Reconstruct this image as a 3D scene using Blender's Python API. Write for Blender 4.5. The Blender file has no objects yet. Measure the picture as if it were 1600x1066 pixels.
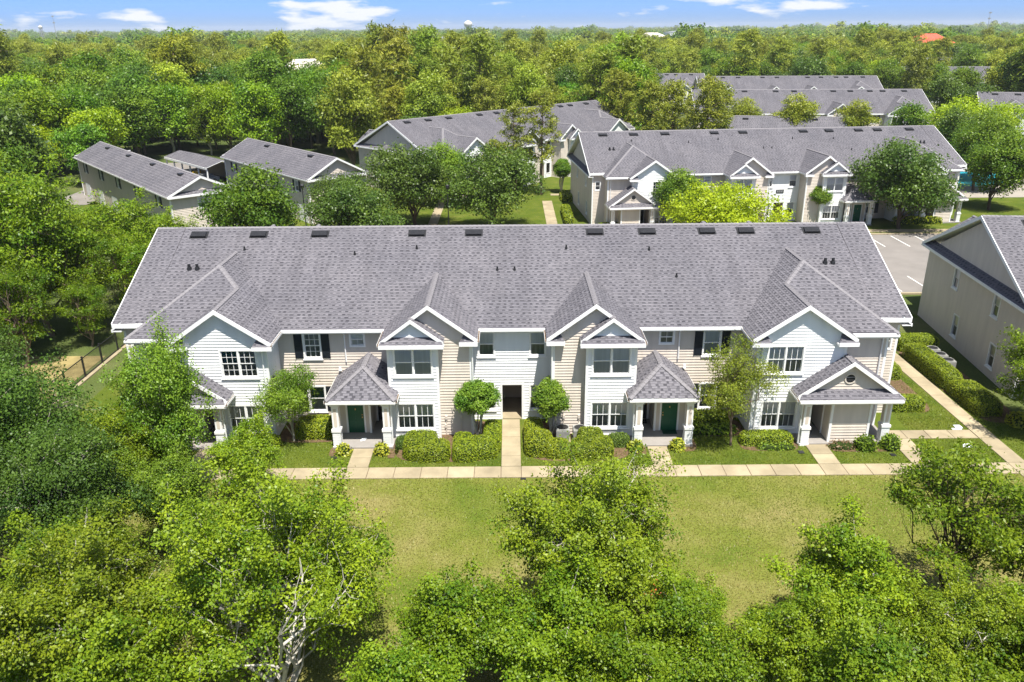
import bpy, math, random
import numpy as np
from mathutils import Vector, Matrix

# ------------------------------------------------------------------ camera, sky, sun, exposure
SC = bpy.context.scene
COL = SC.collection
cam_d = bpy.data.cameras.new('camera')
cam_d.lens = 28.0; cam_d.sensor_width = 36.0; cam_d.clip_start = 0.5; cam_d.clip_end = 30000
cam = bpy.data.objects.new('camera', cam_d); COL.objects.link(cam)
cam.location = (0, 0, 22.7)
PITCH, ROLL = math.radians(21.4), math.radians(0.45)
cam.matrix_world = Matrix.Translation((0, 0, 22.7)) @ Matrix.Rotation(math.pi/2 - PITCH, 4, 'X') @ Matrix.Rotation(-ROLL, 4, 'Z')
SC.camera = cam

SUNV = Vector((0.15, -0.38, 1.0)).normalized()          # towards the sun
ELEV = math.asin(SUNV.z); AZ = math.atan2(SUNV.x, SUNV.y)
W = bpy.data.worlds.new('World'); SC.world = W; W.use_nodes = True
wn, wl = W.node_tree.nodes, W.node_tree.links
wn.clear()
def wnode(t, **k):
    n = wn.new(t)
    for a, b in k.items(): setattr(n, a, b)
    return n
sky = wnode('ShaderNodeTexSky', sky_type='NISHITA', sun_disc=False)
sky.sun_elevation = ELEV; sky.sun_rotation = AZ
sky.air_density = 0.21; sky.dust_density = 1.05; sky.ozone_density = 8.0
tc = wnode('ShaderNodeTexCoord')
sep = wnode('ShaderNodeSeparateXYZ'); wl.new(tc.outputs['Generated'], sep.inputs[0])
# clouds: small fair-weather cumulus, sheets of noise over azimuth and height
az = wnode('ShaderNodeMath', operation='ARCTAN2'); wl.new(sep.outputs['X'], az.inputs[0]); wl.new(sep.outputs['Y'], az.inputs[1])
zz = wnode('ShaderNodeMath', operation='MULTIPLY'); wl.new(sep.outputs['Z'], zz.inputs[0]); zz.inputs[1].default_value = 34.0
aa = wnode('ShaderNodeMath', operation='MULTIPLY'); wl.new(az.outputs[0], aa.inputs[0]); aa.inputs[1].default_value = 7.5
cv = wnode('ShaderNodeCombineXYZ'); wl.new(aa.outputs[0], cv.inputs[0]); wl.new(zz.outputs[0], cv.inputs[1]); cv.inputs[2].default_value = 5.2
cn = wnode('ShaderNodeTexNoise'); cn.inputs['Scale'].default_value = 1.25; cn.inputs['Detail'].default_value = 6; cn.inputs['Roughness'].default_value = 0.52
wl.new(cv.outputs[0], cn.inputs['Vector'])
cr = wnode('ShaderNodeValToRGB'); cr.color_ramp.elements[0].position = 0.54; cr.color_ramp.elements[1].position = 0.62
wl.new(cn.outputs['Fac'], cr.inputs[0])
mx = wnode('ShaderNodeMixRGB'); mx.inputs[2].default_value = (3.4, 3.5, 3.6, 1)
tint = wnode('ShaderNodeMixRGB', blend_type='MULTIPLY'); tint.inputs[0].default_value = 1.0; tint.inputs[2].default_value = (0.80, 0.98, 1.05, 1)
wl.new(sky.outputs[0], tint.inputs[1])
wl.new(cr.outputs[0], mx.inputs[0]); wl.new(tint.outputs[0], mx.inputs[1])
bg = wnode('ShaderNodeBackground'); bg.inputs['Strength'].default_value = 0.138
wl.new(mx.outputs[0], bg.inputs['Color'])
wo = wnode('ShaderNodeOutputWorld'); wl.new(bg.outputs[0], wo.inputs['Surface'])
sun_d = bpy.data.lights.new('sun', 'SUN'); sun_d.energy = 4.5; sun_d.angle = math.radians(0.53); sun_d.color = (1.0, 0.95, 0.87)
sun = bpy.data.objects.new('sun', sun_d); COL.objects.link(sun)
sun.location = (10, 10, 80); sun.rotation_euler = SUNV.to_track_quat('Z', 'Y').to_euler()
vs = SC.view_settings
vs.view_transform = 'Standard'; vs.look = 'None'; vs.exposure = 1.05; vs.gamma = 1.0; vs.use_curve_mapping = False
SC.cycles.max_bounces = 6; SC.cycles.diffuse_bounces = 3; SC.cycles.glossy_bounces = 2; SC.cycles.transmission_bounces = 3
SC.cycles.transparent_max_bounces = 6; SC.cycles.volume_bounces = 0; SC.cycles.caustics_reflective = False; SC.cycles.caustics_refractive = False

# ------------------------------------------------------------------ materials
MATS = {}
def newmat(name):
    m = bpy.data.materials.new(name); m.use_nodes = True
    nt = m.node_tree; nt.nodes.clear(); MATS[name] = m
    out = nt.nodes.new('ShaderNodeOutputMaterial')
    def node(t, **k):
        n = nt.nodes.new(t)
        for a, b in k.items(): setattr(n, a, b)
        return n
    return m, node, nt.links.new, out
def rgba(c): return (c[0], c[1], c[2], 1)
def noise(node, link, scale, detail=4, coord='Object', stretch=None, rough=0.55):
    t = node('ShaderNodeTexCoord'); n = node('ShaderNodeTexNoise')
    n.inputs['Scale'].default_value = scale; n.inputs['Detail'].default_value = detail; n.inputs['Roughness'].default_value = rough
    if stretch:
        mp = node('ShaderNodeMapping'); mp.inputs['Scale'].default_value = stretch
        link(t.outputs[coord], mp.inputs[0]); link(mp.outputs[0], n.inputs['Vector'])
    else:
        link(t.outputs[coord], n.inputs['Vector'])
    return n.outputs['Fac']
def ramp(node, link, fac, stops):
    r = node('ShaderNodeValToRGB'); e = r.color_ramp.elements
    while len(e) < len(stops): e.new(0.5)
    for i, (p, c) in enumerate(stops):
        e[i].position = p; e[i].color = rgba(c)
    link(fac, r.inputs[0]); return r.outputs[0]
def plain(name, c, rough=0.6, spec=0.3, var=0.10, scale=3.0, bump=0.0, metallic=0.0, objvar=0.0, stretch=None):
    m, node, link, out = newmat(name)
    b = node('ShaderNodeBsdfPrincipled'); b.inputs['Roughness'].default_value = rough
    b.inputs['Specular IOR Level'].default_value = spec; b.inputs['Metallic'].default_value = metallic
    f = noise(node, link, scale, 5, stretch=stretch)
    lo = tuple(x*(1-var) for x in c); hi = tuple(min(1, x*(1+var)) for x in c)
    col = ramp(node, link, f, [(0.3, lo), (0.7, hi)])
    if objvar:
        oi = node('ShaderNodeObjectInfo'); mr = node('ShaderNodeMapRange'); link(oi.outputs['Random'], mr.inputs[0])
        mr.inputs[3].default_value = 1-objvar; mr.inputs[4].default_value = 1+objvar
        mm = node('ShaderNodeVectorMath', operation='SCALE'); link(col, mm.inputs[0]); link(mr.outputs[0], mm.inputs['Scale']); col = mm.outputs[0]
    link(col, b.inputs['Base Color'])
    if bump:
        bp = node('ShaderNodeBump'); bp.inputs['Strength'].default_value = bump; bp.inputs['Distance'].default_value = 0.02
        link(noise(node, link, scale*12, 4), bp.inputs['Height']); link(bp.outputs[0], b.inputs['Normal'])
    link(b.outputs[0], out.inputs[0]); return m

plain('white_siding', (0.78, 0.79, 0.79), 0.55, 0.3, 0.055, 1.1, stretch=(2.2, 2.2, 0.35))
plain('tan_siding', (0.62, 0.55, 0.475), 0.6, 0.3, 0.07, 1.1, stretch=(2.2, 2.2, 0.35))
plain('white_trim', (0.82, 0.82, 0.81), 0.5, 0.3, 0.04, 2)
plain('tan_trim', (0.60, 0.54, 0.47), 0.55, 0.3, 0.04, 2)
plain('shutter_black', (0.012, 0.016, 0.024), 0.5, 0.4, 0.2, 3)
plain('door_green', (0.004, 0.085, 0.040), 0.4, 0.4, 0.08, 2)
plain('door_dark', (0.012, 0.013, 0.014), 0.5, 0.3, 0.1, 2)
plain('brass', (0.5, 0.36, 0.14), 0.35, 0.5, 0.1, 4, metallic=0.8)
plain('dark_metal', (0.02, 0.02, 0.022), 0.45, 0.4, 0.2, 4)
plain('grey_metal', (0.30, 0.31, 0.32), 0.5, 0.4, 0.12, 4, metallic=0.3)
plain('ac_paint', (0.30, 0.30, 0.28), 0.5, 0.4, 0.08, 3)
plain('concrete', (0.315, 0.262, 0.172), 0.9, 0.15, 0.22, 0.7, bump=0.25, objvar=0.10)
plain('porch_concrete', (0.27, 0.25, 0.23), 0.85, 0.2, 0.08, 2)
plain('joint_dirt', (0.16, 0.12, 0.08), 0.95, 0.1, 0.2, 2)
plain('parking', (0.205, 0.188, 0.172), 0.9, 0.15, 0.14, 0.35, bump=0.2)
plain('line_paint', (0.74, 0.73, 0.69), 0.7, 0.2, 0.1, 4)
plain('mulch', (0.13, 0.085, 0.05), 0.95, 0.1, 0.35, 5, bump=0.6)
plain('sandy', (0.25, 0.20, 0.085), 0.95, 0.1, 0.35, 0.8, bump=0.4)
plain('bark_grey', (0.36, 0.33, 0.27), 0.9, 0.1, 0.3, 4, bump=0.4)
plain('bark_pale', (0.44, 0.41, 0.35), 0.9, 0.1, 0.3, 5, bump=0.4)
plain('bark_dark', (0.085, 0.062, 0.045), 0.9, 0.1, 0.3, 4, bump=0.4)
plain('bark_brown', (0.19, 0.14, 0.10), 0.9, 0.1, 0.3, 4, bump=0.4)
plain('blind_pale', (0.88, 0.90, 0.90), 0.8, 0.1, 0.10, 1.2, stretch=(7, 7, 0.3))
plain('blind_dark', (0.27, 0.28, 0.29), 0.8, 0.1, 0.4, 1.4, stretch=(5, 5, 0.5))  # sheet behind panes, dimness of the room put into its colour
plain('blind_teal', (0.06, 0.17, 0.22), 0.7, 0.2, 0.15, 1.0)  # dim room again, its dark teal tone put into the sheet
plain('room_dark', (0.03, 0.028, 0.026), 0.9, 0.1, 0.2, 1)
plain('passage_tan', (0.52, 0.45, 0.38), 0.8, 0.1, 0.12, 1.0)
plain('red_roof', (0.55, 0.10, 0.06), 0.7, 0.2, 0.1, 0.3)
plain('far_wall', (0.62, 0.60, 0.56), 0.8, 0.1, 0.06, 0.2)
plain('car_paint', (0.42, 0.43, 0.44), 0.3, 0.5, 0.04, 1, metallic=0.4)
plain('car_glass', (0.02, 0.025, 0.03), 0.1, 0.5, 0.05, 1)
plain('rubber', (0.015, 0.015, 0.015), 0.8, 0.2, 0.1, 4)
plain('yellow_plastic', (0.72, 0.46, 0.02), 0.5, 0.4, 0.05, 2)
plain('door_mat', (0.01, 0.05, 0.03), 0.95, 0.1, 0.2, 6)
plain('pool_deck', (0.3, 0.27, 0.23), 0.85, 0.2, 0.08, 1)
plain('paper_white', (0.75, 0.78, 0.80), 0.7, 0.2, 0.04, 2)
plain('wood_deck', (0.30, 0.21, 0.13), 0.8, 0.2, 0.2, 3)

def mat_shingle(name, lo, hi):
    m, node, link, out = newmat(name)
    b = node('ShaderNodeBsdfPrincipled'); b.inputs['Roughness'].default_value = 0.85; b.inputs['Specular IOR Level'].default_value = 0.2
    at = node('ShaderNodeAttribute', attribute_name='shade')
    c = ramp(node, link, at.outputs['Fac'], [(0.0, lo), (0.45, tuple((a*0.45+d*0.55) for a, d in zip(lo, hi))), (1.0, hi)])
    f = noise(node, link, 26, 3)
    f2 = noise(node, link, 0.22, 4)
    k = ramp(node, link, f, [(0.3, (0.82,)*3), (0.7, (1.15,)*3)])
    k2 = ramp(node, link, f2, [(0.28, (0.86, 0.86, 0.88)), (0.72, (1.12, 1.10, 1.09))])
    m1 = node('ShaderNodeMixRGB', blend_type='MULTIPLY'); m1.inputs[0].default_value = 1; link(c, m1.inputs[1]); link(k, m1.inputs[2])
    m2 = node('ShaderNodeMixRGB', blend_type='MULTIPLY'); m2.inputs[0].default_value = 1; link(m1.outputs[0], m2.inputs[1]); link(k2, m2.inputs[2])
    k3 = ramp(node, link, noise(node, link, 1.0, 4, stretch=(1.4, 0.10, 0.10)), [(0.3, (0.90,)*3), (0.68, (1.07,)*3)])
    m3 = node('ShaderNodeMixRGB', blend_type='MULTIPLY'); m3.inputs[0].default_value = 1; link(m2.outputs[0], m3.inputs[1]); link(k3, m3.inputs[2])
    link(m3.outputs[0], b.inputs['Base Color']); link(b.outputs[0], out.inputs[0])
mat_shingle('shingle', (0.052, 0.051, 0.060), (0.176, 0.170, 0.186))
plain('shingle_cap', (0.20, 0.19, 0.20), 0.85, 0.2, 0.12, 8)
plain('shingle_base', (0.04, 0.038, 0.042), 0.9, 0.2, 0.12, 8)

def mat_glass(name, t, tr):
    m, node, link, out = newmat(name)
    g = node('ShaderNodeBsdfGlossy'); g.inputs['Roughness'].default_value = 0.04; g.inputs['Color'].default_value = (0.9, 0.95, 1, 1)
    tb = node('ShaderNodeBsdfTransparent'); tb.inputs['Color'].default_value = rgba(tr)
    d = node('ShaderNodeBsdfDiffuse'); d.inputs['Color'].default_value = (0.05, 0.055, 0.06, 1)
    fr = node('ShaderNodeFresnel'); fr.inputs['IOR'].default_value = 1.6
    a = node('ShaderNodeMixShader'); a.inputs[0].default_value = t; link(tb.outputs[0], a.inputs[1]); link(d.outputs[0], a.inputs[2])
    c = node('ShaderNodeMixShader'); link(fr.outputs[0], c.inputs[0]); link(a.outputs[0], c.inputs[1]); link(g.outputs[0], c.inputs[2])
    link(c.outputs[0], out.inputs[0])
mat_glass('glass', 0.0, (0.98, 0.99, 1.0)); mat_glass('glass_screen', 0.12, (0.88, 0.90, 0.92))

def mat_leaf(name, lo, hi, accent=None, gloss=0.16, trans=0.24, objvar=0.18):
    m, node, link, out = newmat(name)
    at = node('ShaderNodeAttribute', attribute_name='shade')
    stops = [(0.0, lo), (0.85, hi)]
    if accent: stops = [(0.0, lo), (0.8, hi), (0.985, hi), (0.99, accent)]
    c = ramp(node, link, at.outputs['Fac'], stops)
    oi = node('ShaderNodeObjectInfo')
    hs = node('ShaderNodeHueSaturation'); link(c, hs.inputs['Color'])
    mr = node('ShaderNodeMapRange'); link(oi.outputs['Random'], mr.inputs[0]); mr.inputs[3].default_value = 1-objvar; mr.inputs[4].default_value = 1+objvar
    link(mr.outputs[0], hs.inputs['Value'])
    wv = node('ShaderNodeTexWhiteNoise', noise_dimensions='1D'); link(oi.outputs['Random'], wv.inputs['W'])
    mh = node('ShaderNodeMapRange'); link(wv.outputs['Value'], mh.inputs[0]); mh.inputs[3].default_value = 0.5-objvar*0.05; mh.inputs[4].default_value = 0.5+objvar*0.03
    link(mh.outputs[0], hs.inputs['Hue'])
    mc = node('ShaderNodeMixRGB', blend_type='MULTIPLY'); mc.inputs[0].default_value = 1
    link(hs.outputs[0], mc.inputs[1]); link(oi.outputs['Color'], mc.inputs[2])
    b = node('ShaderNodeBsdfPrincipled'); b.inputs['Roughness'].default_value = 0.42; b.inputs['Specular IOR Level'].default_value = gloss
    link(mc.outputs[0], b.inputs['Base Color'])
    t = node('ShaderNodeBsdfTranslucent')
    tm = node('ShaderNodeMixRGB', blend_type='MULTIPLY'); tm.inputs[0].default_value = 1; tm.inputs[2].default_value = (2.5*trans, 2.5*trans, 1.0*trans, 1)
    link(mc.outputs[0], tm.inputs[1]); link(tm.outputs[0], t.inputs['Color'])
    ad = node('ShaderNodeAddShader'); link(b.outputs[0], ad.inputs[0]); link(t.outputs[0], ad.inputs[1]); link(ad.outputs[0], out.inputs[0])
mat_leaf('leaf_bright', (0.044, 0.100, 0.006), (0.165, 0.225, 0.010))
mat_leaf('leaf_maple', (0.046, 0.098, 0.007), (0.170, 0.222, 0.011), accent=(0.42, 0.12, 0.03))
mat_leaf('leaf_mid', (0.050, 0.105, 0.010), (0.140, 0.205, 0.016))
mat_leaf('leaf_dark', (0.030, 0.066, 0.009), (0.092, 0.142, 0.018), gloss=0.22)
mat_leaf('leaf_yellow', (0.120, 0.190, 0.006), (0.255, 0.325, 0.010))
mat_leaf('leaf_olive', (0.095, 0.135, 0.012), (0.225, 0.255, 0.026))
mat_leaf('leaf_pine', (0.090, 0.125, 0.016), (0.235, 0.255, 0.034))
mat_leaf('leaf_hedge', (0.070, 0.118, 0.008), (0.235, 0.275, 0.013), gloss=0.22)
mat_leaf('leaf_myrtle', (0.048, 0.108, 0.010), (0.135, 0.205, 0.020))
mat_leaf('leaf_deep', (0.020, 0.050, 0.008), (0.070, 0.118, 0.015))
mat_leaf('leaf_lime', (0.12, 0.15, 0.012), (0.27, 0.28, 0.025))
mat_leaf('leaf_bronze', (0.10, 0.075, 0.04), (0.26, 0.17, 0.10))
mat_leaf('grass_blade', (0.090, 0.122, 0.013), (0.215, 0.188, 0.062), trans=0.2, objvar=0.0)
mat_leaf('grass_green', (0.060, 0.095, 0.009), (0.14, 0.160, 0.020), trans=0.12, objvar=0.0)
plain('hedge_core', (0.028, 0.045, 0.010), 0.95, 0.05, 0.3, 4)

def mat_lawn(name, stops, scale):
    m, node, link, out = newmat(name)
    b = node('ShaderNodeBsdfPrincipled'); b.inputs['Roughness'].default_value = 0.95; b.inputs['Specular IOR Level'].default_value = 0.1
    f = noise(node, link, scale, 6, rough=0.6); c = ramp(node, link, f, stops)
    k = ramp(node, link, noise(node, link, 9, 4), [(0.3, (0.72,)*3), (0.7, (1.25,)*3)])
    m1 = node('ShaderNodeMixRGB', blend_type='MULTIPLY'); m1.inputs[0].default_value = 1; link(c, m1.inputs[1]); link(k, m1.inputs[2])
    link(m1.outputs[0], b.inputs['Base Color']); link(b.outputs[0], out.inputs[0])
    bp = node('ShaderNodeBump'); bp.inputs['Strength'].default_value = 0.5; bp.inputs['Distance'].default_value = 0.05
    link(noise(node, link, 30, 3), bp.inputs['Height']); link(bp.outputs[0], b.inputs['Normal'])
mat_lawn('lawn_dry', [(0.34, (0.086, 0.125, 0.014)), (0.48, (0.140, 0.157, 0.028)), (0.64, (0.215, 0.188, 0.070))], 0.16)
mat_lawn('lawn_green', [(0.3, (0.055, 0.088, 0.009)), (0.55, (0.088, 0.115, 0.014)), (0.75, (0.13, 0.137, 0.03))], 0.5)
mat_lawn('ground_mix', [(0.35, (0.045, 0.070, 0.018)), (0.55, (0.080, 0.105, 0.028)), (0.72, (0.16, 0.15, 0.07))], 0.05)

# ------------------------------------------------------------------ helpers
def V(*a): return np.array(a, float)
class MB:
    """collects faces; build() links them as one mesh object"""
    def __init__(s): s.v = []; s.f = []; s.m = []; s.a = []
    def face(s, pts, m=0, a=0.5):
        i = len(s.v); s.v.extend([tuple(p) for p in pts]); s.f.append(tuple(range(i, i+len(pts)))); s.m.append(m); s.a.append(a)
    def box(s, x0, x1, y0, y1, z0, z1, m=0):
        p = [(x0,y0,z0),(x1,y0,z0),(x1,y1,z0),(x0,y1,z0),(x0,y0,z1),(x1,y0,z1),(x1,y1,z1),(x0,y1,z1)]
        i = len(s.v); s.v.extend(p)
        for q in ((0,3,2,1),(4,5,6,7),(0,1,5,4),(1,2,6,5),(2,3,7,6),(3,0,4,7)): s.f.append(tuple(i+k for k in q)); s.m.append(m); s.a.append(0.5)
    def obox(s, fr, u0, u1, d0, d1, z0, z1, m=0):
        P = [fr(u,d,z) for z in (z0,z1) for u,d in ((u0,d0),(u1,d0),(u1,d1),(u0,d1))]
        i = len(s.v); s.v.extend([tuple(p) for p in P])
        for q in ((0,3,2,1),(4,5,6,7),(0,1,5,4),(1,2,6,5),(2,3,7,6),(3,0,4,7)): s.f.append(tuple(i+k for k in q)); s.m.append(m); s.a.append(0.5)
    def beam(s, p0, p1, side, up, w, h, m=0):
        """bar from p0 to p1, cross-section w along side, h along up, hanging below the line"""
        p0, p1, side, up = V(*p0), V(*p1), V(*side), V(*up)
        P = [p + side*a + up*b for p in (p0, p1) for a, b in ((0,0),(w,0),(w,-h),(0,-h))]
        i = len(s.v); s.v.extend([tuple(p) for p in P])
        for q in ((0,1,2,3),(7,6,5,4),(0,4,5,1),(1,5,6,2),(2,6,7,3),(3,7,4,0)): s.f.append(tuple(i+k for k in q)); s.m.append(m); s.a.append(0.5)
    def tube(s, pts, radii, n=6, m=0, cap=True):
        pts = [V(*p) for p in pts]; rings = []
        for k, p in enumerate(pts):
            t = pts[min(k+1, len(pts)-1)] - pts[max(k-1, 0)]; t = t/(np.linalg.norm(t)+1e-9)
            a = np.cross(t, (0,0,1) if abs(t[2]) < 0.9 else (1,0,0)); a /= np.linalg.norm(a); b = np.cross(t, a)
            i = len(s.v); r = radii[k]
            for j in range(n):
                an = 2*math.pi*j/n; s.v.append(tuple(p + a*math.cos(an)*r + b*math.sin(an)*r))
            rings.append(i)
        for k in range(len(rings)-1):
            for j in range(n):
                s.f.append((rings[k]+j, rings[k]+(j+1) % n, rings[k+1]+(j+1) % n, rings[k+1]+j)); s.m.append(m); s.a.append(0.5)
        if cap:
            for r0 in (rings[0], rings[-1]): s.f.append(tuple(r0+j for j in range(n))); s.m.append(m); s.a.append(0.5)
    def build(s, name, mats, parent=None, smooth=False):
        me = bpy.data.meshes.new(name); me.from_pydata(s.v, [], s.f)
        mats = mats if isinstance(mats, (list, tuple)) else [mats]
        for q in mats: me.materials.append(MATS[q])
        if len(mats) > 1: me.polygons.foreach_set('material_index', s.m)
        if any(x != 0.5 for x in s.a):
            at = me.attributes.new('shade', 'FLOAT', 'FACE'); at.data.foreach_set('value', s.a)
        if smooth: me.polygons.foreach_set('use_smooth', [True]*len(s.f))
        me.update()
        return link(name, me, parent)
def link(name, data, parent=None):
    o = bpy.data.objects.new(name, data); COL.objects.link(o)
    if parent is not None: o.parent = parent
    return o
def tag(o, label=None, cat=None, group=None, kind=None):
    if label: o['label'] = label
    if cat: o['category'] = cat
    if group: o['group'] = group
    if kind: o['kind'] = kind
    return o
def empty(name, loc=(0,0,0), rz=0.0, scale=1.0):
    o = link(name, None); o.location = loc; o.rotation_euler = (0, 0, rz); o.scale = (scale,)*3; o.empty_display_size = 0.3
    return o
KIDS = {}
def copy_tree(o, depth=9, keep=None, parent=None):
    c = o.copy(); COL.objects.link(c); c.parent = parent
    if depth > 0:
        for ch in o.children:
            if keep is None or keep(ch): copy_tree(ch, depth-1, keep, c)
    return c
def structure(o): o['kind'] = 'structure'; return o
rnd = random.Random(7)

# ------------------------------------------------------------------ ground, lawns, paths, parking
def sheet(name, x0, x1, y0, y1, z, mat, nx=1, ny=1, bumpy=0.0, seed=0):
    rs = np.random.RandomState(seed); m = MB()
    xs = np.linspace(x0, x1, nx+1); ys = np.linspace(y0, y1, ny+1); h = (rs.rand(nx+1, ny+1)-0.5)*bumpy
    h[0,:] = 0; h[-1,:] = 0; h[:,0] = 0; h[:,-1] = 0
    m.v = [(x, y, z+h[i,j]) for i, x in enumerate(xs) for j, y in enumerate(ys)]
    for i in range(nx):
        for j in range(ny):
            a = i*(ny+1)+j; m.f.append((a, a+ny+1, a+ny+2, a+1)); m.m.append(0); m.a.append(0.5)
    return structure(m.build(name, mat, smooth=True))
sheet('ground', -7000, 7000, -200, 9000, -0.02, 'ground_mix')
sheet('lawn', -27, 60, 15, 37.55, 0.0, 'lawn_dry')
lawn_c = sheet('lawn', -28, 31, 38.72, 62.5, 0.0, 'lawn_green')
sheet('lawn', -60, 110, 91.6, 134, 0.0, 'lawn_green')
sheet('lawn', -29.5, 34, 62.504, 68.6, 0.0, 'lawn_green')
park = sheet('parking_lot', -26, 72, 69.0, 91.0, 0.004, 'parking')
def slabs(root_name, rects, z=0.05, label=None):
    """a path: a bed of joint dirt, each poured slab a piece of its own"""
    xs = [r[0] for r in rects]+[r[1] for r in rects]; ys = [r[2] for r in rects]+[r[3] for r in rects]
    m = MB(); m.box(min(xs)+0.03, max(xs)-0.03, min(ys)+0.03, max(ys)-0.03, -0.05, z-0.028)
    bed = structure(m.build(root_name, 'joint_dirt'))
    for (a, b, c, d) in rects:
        k = MB(); g = 0.016; e = 0.012; dz = rnd.uniform(-0.006, 0.006)
        a += g; b -= g; c += g; d -= g; t = z+dz
        lo = [(a,c,-0.05),(b,c,-0.05),(b,d,-0.05),(a,d,-0.05)]; md = [(p[0],p[1],t-e) for p in lo]
        hi = [(a+e,c+e,t),(b-e,c+e,t),(b-e,d-e,t),(a+e,d-e,t)]
        for q in range(4):
            r = (q+1) % 4; k.face([lo[q], lo[r], md[r], md[q]]); k.face([md[q], md[r], hi[r], hi[q]])
        k.face(hi); k.build('slab', 'concrete', bed)
    return bed
def run_x(x0, x1, y0, y1, step):
    n = max(1, round((x1-x0)/step)); w = (x1-x0)/n
    return [(x0+i*w, x0+(i+1)*w, y0, y1) for i in range(n)]
def run_y(x0, x1, y0, y1, step):
    n = max(1, round((y1-y0)/step)); w = (y1-y0)/n
    return [(x0, x1, y0+i*w, y0+(i+1)*w) for i in range(n)]
slabs('sidewalk', run_x(-28, -9.25, 37.55, 38.72, 1.42)+[(-9.25,-8.0,37.55,38.72)]+run_x(-8.0, -0.66, 37.55, 38.72, 1.42)+[(-0.66,0.46,37.55,38.72)]
      + run_x(0.46, 7.8, 37.55, 38.72, 1.42)+[(7.8,8.9,37.55,38.72)]+run_x(8.9, 17.0, 37.55, 38.72, 1.42)+[(17.0,18.25,37.55,38.72)]
      + run_x(18.25, 22.2, 37.55, 38.72, 1.42)+[(22.2,23.4,37.55,38.72)]+run_x(23.4, 27.5, 37.55, 38.72, 1.42)+run_x(28.6, 45, 37.55, 38.72, 1.42))
slabs('walkway', run_y(-0.66, 0.46, 38.73, 44.45, 1.2), 0.06)
slabs('walkway', run_y(-9.25, -8.05, 38.73, 40.85, 1.2), 0.055)
slabs('walkway', run_y(7.8, 8.95, 38.73, 40.85, 1.2), 0.055)
slabs('walkway', run_y(17.0, 18.25, 38.73, 40.95, 1.2), 0.055)
slabs('walkway', run_y(-18.25, -17.0, 38.73, 40.95, 1.2), 0.055)
slabs('walkway', run_y(22.2, 23.4, 38.73, 41.55, 1.4), 0.055)
slabs('walkway', run_x(21.9, 27.48, 41.57, 42.6, 1.4), 0.055)
slabs('walkway', run_y(27.5, 28.58, 30.0, 62.0, 1.45), 0.05)
# kerbs and stall lines of the parking lot, a walk along it, paths between the far houses
for (a, b, c, d) in ((-26, 72, 68.7, 68.98), (-26, 72, 91.02, 91.3)):
    m = MB(); m.box(a, b, c, d, -0.05, 0.13); structure(m.build('kerb', 'concrete'))
for i in range(28):
    x = -22+2.75*i
    for (c, d) in ((69.6, 74.4), (85.6, 90.4)):
        m = MB(); m.box(x, x+0.11, c, d, 0.004, 0.009); m.build('stall_line', 'line_paint', park)
slabs('sidewalk', run_x(-20, 64, 92.2, 93.5, 1.5), 0.05)
slabs('walkway', run_y(4.4, 5.8, 93.5, 112, 1.5), 0.05)
slabs('walkway', run_x(5.8, 12, 116, 117.2, 1.5), 0.05)
slabs('walkway', run_y(-10.4, -9.2, 93.5, 116, 1.5), 0.05)

# ------------------------------------------------------------------ building kit
def nrm(v): v = np.asarray(v, float); return v/np.linalg.norm(v)
def span(poly, z):
    """interval of a convex polygon [(u,z)...] at height z"""
    us = []
    for (a, b), (c, d) in zip(poly, poly[1:]+poly[:1]):
        if (b <= z <= d) or (d <= z <= b):
            if abs(d-b) < 1e-9: us += [a, c]
            else: us.append(a+(c-a)*(z-b)/(d-b))
    return (min(us), max(us)) if us else None
def frame(o, u, n):
    o, u, n = V(*o), V(*u), V(*n)
    return lambda a, d, z: o + u*a + n*d + V(0,0,z)
def siding(mb, fr, poly, holes=(), course=0.18, t=0.036, m=0):
    """lapped boards: each course leans out at its foot and has a lip underneath"""
    zs = [p[1] for p in poly]; z0, z1 = min(zs), max(zs)
    br = {round(z0, 4), round(z1, 4)} | {round(p[1], 4) for p in poly}
    k = math.floor(z0/course)
    while k*course < z1:
        if k*course > z0: br.add(round(k*course, 4))
        k += 1
    for h in holes:
        for z in (h[2], h[3]):
            if z0 < z < z1: br.add(round(z, 4))
    br = sorted(br)
    off = lambda z, base: t*(1-(z-base)/course)
    for a, b in zip(br[:-1], br[1:]):
        if b-a < 1e-4: continue
        base = math.floor((a+1e-5)/course)*course
        sa, sb = span(poly, a+1e-6), span(poly, b-1e-6)
        if not sa or not sb: continue
        lo = [(sa, sb)]
        for h in holes:
            if h[2] <= a+1e-5 and h[3] >= b-1e-5:
                nx = []
                for (p, q) in lo:
                    l0, l1 = p; t0, t1 = q
                    if h[0] > min(l0, t0) and h[0] < max(l1, t1): nx.append(((l0, min(h[0], l1)), (t0, min(h[0], t1))))
                    if h[1] < max(l1, t1) and h[1] > min(l0, t0): nx.append(((max(h[1], l0), l1), (max(h[1], t0), t1)))
                    if h[1] <= min(l0, t0) or h[0] >= max(l1, t1): nx.append((p, q))
                lo = nx
        for (p, q) in lo:
            mb.face([fr(p[0], off(a, base), a), fr(p[1], off(a, base), a), fr(q[1], off(b, base), b), fr(q[0], off(b, base), b)], m)
            if abs(a-base) < 1e-4:
                mb.face([fr(p[0], 0, a), fr(p[1], 0, a), fr(p[1], t, a), fr(p[0], t, a)], m)
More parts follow.
